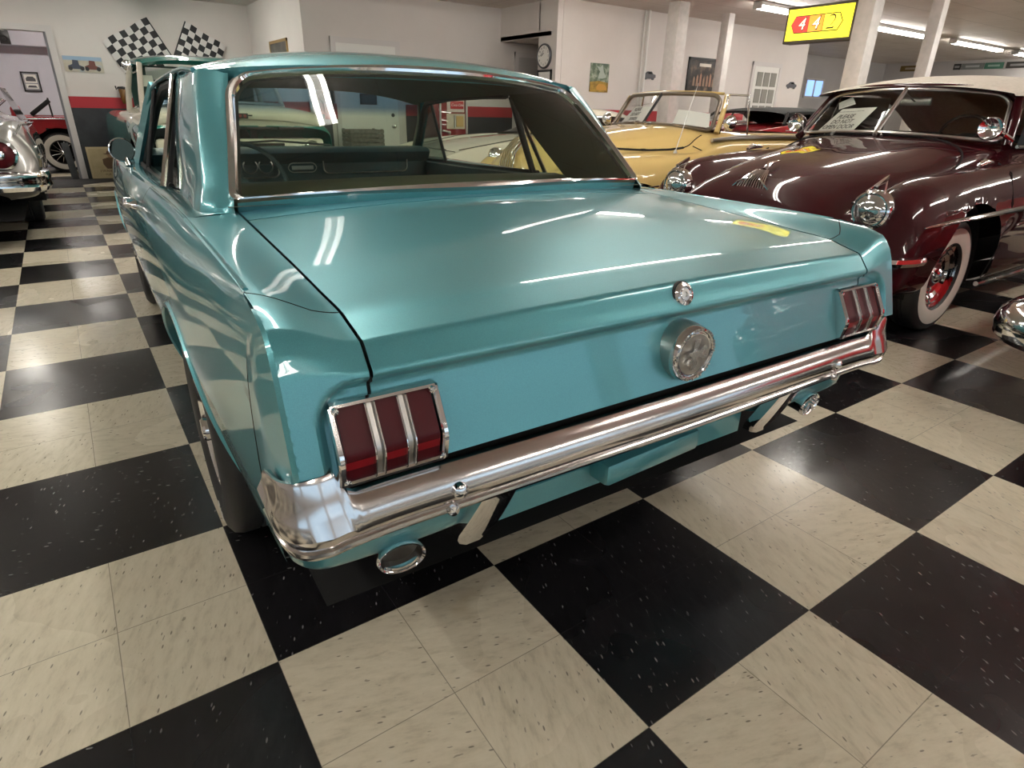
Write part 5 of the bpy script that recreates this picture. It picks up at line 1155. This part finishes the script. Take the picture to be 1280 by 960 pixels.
def art_mat(name, stops, scale=6., axis='Y'):
    m, nt, b = nmat(name); L = nt.links.new
    tc = N(nt, 'ShaderNodeTexCoord'); n1 = N(nt, 'ShaderNodeTexNoise', Scale=scale, Detail=3., Roughness=.6); L(tc.outputs['Object'], n1.inputs['Vector'])
    r = ramp(nt, n1.outputs[0], stops); r.color_ramp.interpolation = 'LINEAR'; L(r.outputs[0], b.inputs['Base Color']); b.inputs['Roughness'].default_value = .4
    return m
FX, FZ = (1, 0, 0), (0, 0, 1)
m_dk = mat('frame_black', (.015, .014, .014), .35); m_gold = mat('frame_gold', (.45, .30, .12), .4, .6); m_gy = mat('art_grey', (.10, .10, .11), .6)
# checkered flags
M_FB = mat('flag_black', (.012, .012, .014), .6); M_FW = mat('flag_white', (.72, .69, .67), .6)
def flag(label, foot, tip, side, nx, ny, cw):
    """staff from foot to tip; cloth hangs off one side of the staff, in rippled cells"""
    foot = Vector(foot); tip = Vector(tip); t = thing('checkered_flag', label, 'flag', foot, 0, 'crossed checkered flags')
    d = (tip-foot); q = MB(); q.tube([(0, 0, 0), d], .011, 8); q.build('staff', M_FB, t)
    u = d.normalized(); s = Vector(side).normalized(); G = []
    a0 = d.length - ny*cw
    for j in range(ny+1):
        r = []
        for i in range(nx+1):
            p = u*(a0 + j*cw) + s*(i*cw) + Vector((0, -.006 - .010*(1+math.sin(i*1.1+j*.4))*min(1, i), .010*math.sin(i*1.3)))
            r.append(p)
        G.append(r)
    q = MB(); q.grid(G, mf=lambda j, i: (i+j) % 2); q.grid([[p + Vector((0, .003, 0)) for p in r] for r in G], mf=lambda j, i: (i+j) % 2); q.build('cloth', [M_FB, M_FW], t, 80)
flag('larger checkered flag on the cream wall, left one of the crossed pair', (1.715, 11.588, 1.885), (1.43, 11.588, 2.44), (-1, 0, -.56), 8, 7, .098)
flag('smaller checkered flag on the cream wall, right one of the crossed pair', (1.725, 11.565, 1.88), (2.00, 11.565, 2.43), (1, 0, -.56), 7, 6, .095)
# hot-rod print
t, ex, ey, n, of = flat_frame('picture', 'unframed colour print of two old racing cars on the wall beside the doorway', 'picture', (.165, 11.6, 1.60), FX, FZ, .52, .225, art_mat('desert_print', [(.3, (.45, .40, .30)), (.55, (.55, .50, .40)), (.75, (.35, .42, .50))], 7))
blob(t, 'sky', [(.0, .165), (.515, .165), (.515, .222), (.0, .222)], ex, ey, n, .013, mat('print_sky', (.32, .45, .60), .5))
for cx, m in ((.15, mat('print_car_blue', (.05, .06, .09), .5)), (.37, mat('print_car_red', (.16, .05, .04), .5))):
    blob(t, 'painted_car', [(cx-.10, .045), (cx+.11, .04), (cx+.11, .075), (cx+.05, .10), (cx+.045, .165), (cx-.03, .17), (cx-.04, .11), (cx-.10, .085)], ex, ey, n, .0155, m)
    for wx in (-.075, .08):
        blob(t, 'painted_wheel', [(cx+wx+.028*math.cos(a), .05+.03*math.sin(a)) for a in np.linspace(0, 2*PI, 15)[:-1]], ex, ey, n, .018, m_dk)
# poster leaning under the dado
t, ex, ey, n, of = flat_frame('poster', 'tan poster of a hatted cowboy leaning against the black dado by the doorway', 'poster', (.17, 11.46, .015), FX, (0, .10, 1), .60, .49, speckle('tan_poster', (.50, .40, .22), (.58, .47, .27), 9, .6), mat('pale_frame', (.60, .49, .28), .5), .03)
br = mat('poster_brown', (.13, .075, .035), .6)
blob(t, 'cowboy_hat', [(.22, .385), (.27, .39), (.285, .425), (.33, .43), (.345, .39), (.40, .385), (.36, .372), (.26, .372)], ex, ey, n, .018, br)
blob(t, 'cowboy_face', [(.275, .372), (.345, .372), (.335, .33), (.31, .315), (.285, .33)], ex, ey, n, .018, mat('poster_skin', (.38, .22, .12), .6))
blob(t, 'cowboy_coat', [(.20, .30), (.28, .325), (.34, .325), (.44, .30), (.52, .235), (.47, .20), (.40, .235), (.42, .15), (.24, .15), (.20, .22)], ex, ey, n, .018, br)
text_mesh('lettering', 'I WANT YOU', .055, br, ex*.30+ey*.115+n*.019, ex, ey, t, .001); text_mesh('lettering', 'FOR U.S.A.', .045, br, ex*.30+ey*.06+n*.019, ex, ey, t, .001)
# tin jug on the shelf of the dado behind the pickup
lj = thing('lantern', 'brown lantern with black bracket hanging on the wall left of the pickup cab', 'lantern', (.90, 11.5, 1.16)); q = MB(); q.lathe([(0, 0), (.055, 0), (.075, .06), (.085, .20), (.08, .215), (0, .22)], (0, 0, 0), FZ, 24); q.build('glass', mat('amber_glass', (.20, .09, .02), .15, coat=.5), lj); q = MB(); q.tube([(.05, .05, .23), (-.02, 0, .245), (-.08, 0, .24), (-.11, 0, .21), (-.115, 0, .26)], .012, 8); q.lathe([(.09, .215), (.07, .235), (0, .24)], (0, 0, 0), FZ, 20); q.build('bracket', m_dk, lj)
# picture on the jut wall
flat_frame('picture', 'small dark picture in a gold frame on the side wall right of the flags', 'picture', (3.018, 10.40, 1.62), (0, -1, 0), FZ, .95, .51, art_mat('dark_print', [(.3, (.02, .02, .02)), (.7, (.12, .11, .09))], 5), m_gold, .04)
# back room things
t, ex, ey, n, of = flat_frame('picture', 'black framed picture of two cars hanging in the room behind the doorway', 'picture', (-.52, 16.49, 1.335), FX, FZ, .31, .38, mat('mount_grey', (.33, .33, .36), .6), m_dk, .028)
blob(t, 'mount', [(.05, .06), (.26, .06), (.26, .15), (.05, .15)], ex, ey, n, .015, M_PAPER); blob(t, 'mount', [(.05, .17), (.26, .17), (.26, .33), (.05, .33)], ex, ey, n, .015, M_PAPER)
blob(t, 'painted_car', [(.07, .20), (.24, .20), (.24, .25), (.20, .29), (.11, .29), (.07, .25)], ex, ey, n, .017, m_gy); blob(t, 'painted_car', [(.07, .08), (.24, .08), (.22, .12), (.10, .12)], ex, ey, n, .017, m_gy)
sp = MB(); sp.box((-.60, 15.92, 2.30), (.17, .16, .24), bev=.012); SPK = tag(sp.build('loudspeaker', m_dk), 'small black loudspeaker high in the room behind the doorway', 'speaker'); q = MB(); q.lathe([(.06, 0), (.05, .008), (.02, -.004), (0, .004)], (-.60, 15.838, 2.27), (0, -1, 0), 20); q.build('cone', M_BLACK, SPK); q = MB(); q.box((-.6, 15.98, 2.44), (.05, .06, .05)); q.build('bracket', M_STEEL, SPK)
q = MB(); q.box((-.075, 11.70, .28), (.10, .03, .56), Matrix.Rotation(-.06, 3, 'Y'), bev=.004); tag(q.build('board', speckle('slate_board', (.05, .055, .06), (.075, .08, .085), 12, .6)), 'dark grey board leaning in the doorway beside the whitewall wheel', 'board')
# clock and framed notice on the pier
ck = thing('wall_clock', 'round wall clock with dark rim on the white pier', 'clock', (6.398, 7.44, 1.99)); q = MB(); q.lathe([(.175, 0), (.178, .02), (.170, .035), (.158, .038), (.150, .028)], (0, 0, 0), (-1, 0, 0), 40); q.build('rim', mat('clock_rim', (.10, .10, .11), .3, .5), ck)
q = MB(); q.lathe([(.152, .026), (0, .026)], (0, 0, 0), (-1, 0, 0), 40); q.build('dial', M_PAPER, ck)
for h_ in range(1, 13):
    a = 2*PI*h_/12; text_mesh('numeral', str(h_), .042, M_INK, (-.0275, -.118*math.sin(a), .118*math.cos(a)), (0, -1, 0), FZ, ck, .001)
q = MB(); q.box((-.029, .030, .022), (.002, .075, .010), Matrix.Rotation(-.6, 3, 'X')); q.box((-.029, .045, .042), (.002, .11, .006), Matrix.Rotation(-.75, 3, 'X')); q.build('hands', M_INK, ck)
t, ex, ey, n, of = flat_frame('notice', 'black framed white notice just under the wall clock', 'notice', (6.398, 7.60, 1.42), (0, -1, 0), FZ, .36, .38, M_PAPER, m_dk, .03)
# poster strip on the right wall
t, ex, ey, n, of = flat_frame('poster', 'tall narrow green and ochre print on the cream wall right of the clock', 'poster', (7.10, 7.15, 1.51), FX, FZ, .40, .42, art_mat('green_print', [(.35, (.06, .10, .07)), (.5, (.13, .18, .12)), (.62, (.35, .40, .32))], 11))
blob(t, 'ochre_ground', [(.0, .0), (.398, .0), (.398, .14), (.2, .165), (.0, .145)], ex, ey, n, .014, art_mat('ochre_print', [(.35, (.22, .13, .02)), (.6, (.42, .26, .04))], 14)); blob(t, 'painted_car', [(.14, .03), (.36, .03), (.36, .08), (.30, .12), (.18, .12), (.14, .08)], ex, ey, n, .0165, mat('print_amber', (.55, .28, .05), .5)); blob(t, 'painted_figure', [(.16, .20), (.20, .30), (.12, .38), (.20, .36), (.25, .40), (.28, .30), (.34, .22), (.26, .20)], ex, ey, n, .0165, mat('print_pale', (.40, .45, .40), .5))
# dark framed poster
t, ex, ey, n, of = flat_frame('poster', 'large dark framed poster of a night street, partly hidden by the thin white post', 'poster', (9.40, 7.148, 1.55), FX, FZ, .92, .60, art_mat('night_print', [(.35, (.015, .013, .013)), (.55, (.05, .04, .035)), (.72, (.22, .15, .10))], 6), m_dk, .045)
blob(t, 'lit_sign', [(.30, .46), (.62, .46), (.62, .51), (.30, .51)], ex, ey, n, .016, mat('print_light', (.75, .68, .60), .5)); 
for k in range(7): blob(t, 'painted_figure', [(.16+k*.09, .14), (.22+k*.09, .14), (.215+k*.09, .26+.03*(k % 3)), (.19+k*.09, .30+.03*(k % 3)), (.165+k*.09, .26+.03*(k % 3))], ex, ey, n, .016, mat('print_figure', (.30+.03*(k % 3), .20, .14), .6))
# two car-shaped wall plaques
for x, z, lb in ((8.44, 1.79, 'small dark car-shaped plaque on the cream wall beside the white conduit'), (12.66, 1.80, 'small dark car-shaped plaque on the cream wall right of the glazed door')):
    q = MB(); w_ = .30 if x < 10 else .34
    q.prism([(a*w_/.3, b) for a, b in [(-.15, -.02), (-.15, .02), (-.10, .035), (-.05, .075), (.05, .078), (.09, .04), (.15, .03), (.155, -.01), (.12, -.025), (.115, -.05), (.075, -.05), (.07, -.03), (-.06, -.03), (-.065, -.05), (-.11, -.05), (-.115, -.025)]], (x, 7.148, z), FX, FZ, (0, -.015, 0)); P_ = tag(q.build('wall_plaque', m_gy), lb, 'plaque', 'car plaques'); 
    q = MB(); q.prism([(-.035, .04), (-.03, .065), (.04, .066), (.06, .04)], (x, 7.132, z), FX, FZ, (0, -.003, 0)); q.build('window', M_DARKGLASS, P_)
# lit sign on the post
sg_ = thing('lit_sign', 'yellow lit box sign with red and orange numerals fixed to the white post', 'sign', (8.30, 4.045, 2.319)); W_, H_ = .74, .335; sg_.scale = (1.28, 1.28, 1.28)
M_SY = mat('lit_yellow', (.8, .7, .05), .4, emit=(1.0, .86, .02), estr=1.0)
q = MB(); q.box((0, 0, 0), (.14, W_, H_), bev=.008); q.build('housing', mat('sign_case', (.10, .09, .07), .5), sg_)
q = MB(); q.box((-.071, 0, 0), (.006, W_-.05, H_-.05)); q.build('face', M_SY, sg_)
def sp_(poly, m, off, nm, d=.002): 
    b = MB(); b.prism(poly, (-.0745-off, 0, 0), (0, -1, 0), FZ, (-d, 0, 0)); return b.build(nm, m, sg_)
M_SO = mat('sign_outline', (.05, .03, .0), .5); M_SR = mat('lit_red', (.7, .03, .02), .4, emit=(.85, .035, .02), estr=.8); M_SOr = mat('lit_orange', (.8, .35, .02), .4, emit=(1., .36, .03), estr=.8); M_SY2 = mat('lit_lemon', (.8, .7, .05), .4, emit=(1.0, .82, .04), estr=.95); M_SW = mat('lit_white', (.9, .88, .7), .4, emit=(1, .95, .7), estr=.95)
hx = [(-.29, 0), (-.25, .072), (.21, .072), (.25, 0), (.21, -.072), (-.25, -.072)]
sp_([(-.298, 0), (-.254, .079), (.215, .079), (.258, 0), (.215, -.079), (-.254, -.079)], M_SO, 0, 'outline')
sp_([(-.289, 0), (-.25, .071), (-.108, .071), (-.108, -.071), (-.25, -.071)], M_SR, .002, 'red_cell'); sp_([(-.102, .071), (.053, .071), (.053, -.071), (-.102, -.071)], M_SOr, .002, 'orange_cell'); sp_([(.059, .071), (.21, .071), (.249, 0), (.21, -.071), (.059, -.071)], M_SY2, .002, 'yellow_cell')
for s, y in (('4', -.178), ('4', -.026), ('2', .132)):
    text_mesh('numeral_edge', s, .182, M_SO, (-.0795, -y, -.004), (0, -1, 0), FZ, sg_, .001, shear=.2); text_mesh('numeral', s, .146, M_SW if s == '4' else M_SY2, (-.081, -y, -.002), (0, -1, 0), FZ, sg_, .001, shear=.2)
# row of small tin signs along the end wall
cols = [((.16, .10, .02), 9.05, 8.30), ((.03, .03, .03), 7.62, 7.42), ((.20, .21, .20), 7.42, 6.86), ((.07, .20, .14), 6.86, 6.40), ((.05, .045, .04), 6.36, 5.85), ((.50, .30, .03), 5.83, 5.30), ((.55, .50, .46), 5.28, 4.75), ((.12, .12, .14), 4.73, 4.2), ((.10, .25, .18), 4.18, 3.4)]
for c, y0, y1 in cols:
    q = MB(); zc_ = 2.60; q.box((20.985, (y0+y1)/2, zc_), (.02, y0-y1-.02, .15)); nm_c = {0: 'brown', 1: 'black', 2: 'grey', 3: 'green', 4: 'dark brown', 5: 'amber', 6: 'pale', 7: 'charcoal', 8: 'light green'}[cols.index((c, y0, y1))]
    T_ = tag(q.build('tin_sign', mat('tin_'+nm_c.replace(' ', '_'), c, .5)), nm_c + ' tin sign in the row high on the far end wall', 'sign', 'tin signs on the end wall')
    q = MB(); ci = tuple(min(1, a+.25) if sum(c) < .8 else a*.3 for a in c); q.box((20.972, (y0+y1)/2, zc_), (.006, (y0-y1)*.6, .05)); q.build('legend_bar', mat('tin_ink', ci, .5), T_)
# soda machine against the back wall
cm = thing('vending_machine', 'old red soda vending machine against the back wall, seen through the car windows', 'vending machine', (5.07, 8.35, 0)); cm.scale = (.87, 1, .93); MR = paint('soda_red', (.20, .018, .02), rough=.35)
q = MB(); q.box((0, 0, .76), (.58, .60, 1.52), bev=.03); q.build('cabinet', MR, cm)
q = MB(); q.box((.06, -.305, 1.365), (.36, .02, .24), bev=.006); q.build('header_panel', mat('soda_cream', (.62, .55, .50), .4), cm)
q = MB(); q.box((.08, -.32, 1.355), (.27, .012, .12), bev=.004); PN = q.build('logo_panel', mat('logo_red', (.42, .015, .02), .35), cm); text_mesh('lettering', 'Coca-Cola', .058, mat('logo_white', (.85, .82, .80), .5), (.08, -.328, 1.355), FX, FZ, PN, .002, shear=.35)
q = MB(); q.box((.06, -.303, 1.10), (.38, .016, .24)); q.build('bottle_window', mat('window_cream', (.55, .50, .38), .25), cm)
q = MB(); q.box((.14, -.315, 1.10), (.15, .012, .17)); q.build('price_card', mat('card_tan', (.50, .33, .12), .5), cm)
q = MB(); q.tube([(.03, -.33, 1.00), (.03, -.33, 1.20)], .016, 10); q.build('bottle_rack', M_STEEL, cm)
q = MB(); q.tube([(-.24, -.34, .955), (-.10, -.35, .93)], .016, 8); q.box((-.09, -.32, .92), (.05, .04, .06), bev=.01); q.build('door_latch', M_STEEL, cm)
q = MB(); q.tube([(.275, -.315, .12), (.275, -.315, 1.48)], .010, 6); q.tube([(-.26, -.315, .12), (-.26, -.315, 1.48)], .016, 6); q.build('edge_trim', M_STEEL, cm)
# clutter by the white door
q = MB(); q.box((3.58, 8.12, .34), (.56, .40, .62), bev=.01); q.box((3.58, 8.12, .02), (.52, .36, .04)); CBN = tag(q.build('cabinet', mat('dark_cabinet', (.035, .035, .033), .5)), 'low dark cabinet under the wooden crate beside the white door', 'cabinet')
q = MB()
for k in range(2):
    for z in (.04, .10, .16, .22): q.box((3.58, 7.95+.34*k, .652+z), (.52, .018, .05), bev=.003)
for k in range(2):
    for z in (.04, .10, .16, .22): q.box((3.33+.50*k, 8.12, .652+z), (.018, .34, .05), bev=.003)
    for j in range(2): q.box((3.345+.47*k, 7.965+.31*j, .652+.13), (.03, .03, .25))
q.box((3.58, 8.12, .66), (.50, .34, .012)); tag(q.build('crate', speckle('weathered_wood', (.10, .085, .07), (.17, .15, .125), 30, .8)), 'weathered slatted wooden crate in front of the white door', 'crate')
t, ex, ey, n, of = flat_frame('wall_plate', 'dark plaque hanging on the white door', 'plaque', (3.79, 8.665, 1.235), FX, FZ, .27, .15, m_gy, m_dk, .02)
q = MB(); q.box((3.30, 8.62, 1.13), (.20, .02, .22), bev=.006); tag(q.build('tin_sign', mat('sign_red', (.38, .03, .03), .5)), 'small plain red sign at the wall corner beside the white door', 'sign')
q = MB(); q.lathe([(0, .12), (.07, .115), (.095, .08), (.10, .0), (.15, -.01), (.15, -.018), (.09, -.01), (0, -.005)], (3.27, 8.68, 1.34), (0, -1, 0), 24); tag(q.build('hat', mat('brown_hat', (.045, .035, .028), .8)), 'dark brown hat hanging at the wall corner above the small red sign', 'hat')
# ------------------------------------------------------------------ camera
def add_camera():
    f, yaw, pit, roll = .7595, .6158, -.4228, .0249
    cam = bpy.data.cameras.new('camera'); o = bpy.data.objects.new('camera', cam); COL.objects.link(o)
    cam.sensor_fit = 'HORIZONTAL'; cam.sensor_width = 36; cam.lens = f*1000/1280*36; cam.clip_start = .02; cam.clip_end = 200
    cy, sy = math.cos(yaw), math.sin(yaw)
    fw = Vector((sy*math.cos(pit), cy*math.cos(pit), math.sin(pit))); r = Vector((cy, -sy, 0)); u = r.cross(fw)
    c, s = math.cos(roll), math.sin(roll); R = r*c + u*s; U = -r*s + u*c
    M = Matrix((R, U, -fw)).transposed().to_4x4(); M.translation = (-.1607, -1.1565, 1.202); o.matrix_world = M
    bpy.context.scene.camera = o
add_camera()
sc = bpy.context.scene
sc.view_settings.view_transform = 'Standard'; sc.view_settings.look = 'None'; sc.view_settings.gamma = 1; sc.view_settings.use_curve_mapping = False
sc.view_settings.exposure = 0.45
sc.cycles.use_denoising = True
sc.cycles.max_bounces = 10; sc.cycles.transparent_max_bounces = 16; sc.cycles.glossy_bounces = 6; sc.cycles.diffuse_bounces = 4
sc.cycles.sample_clamp_indirect = 6.0; sc.cycles.caustics_reflective = False; sc.cycles.caustics_refractive = False
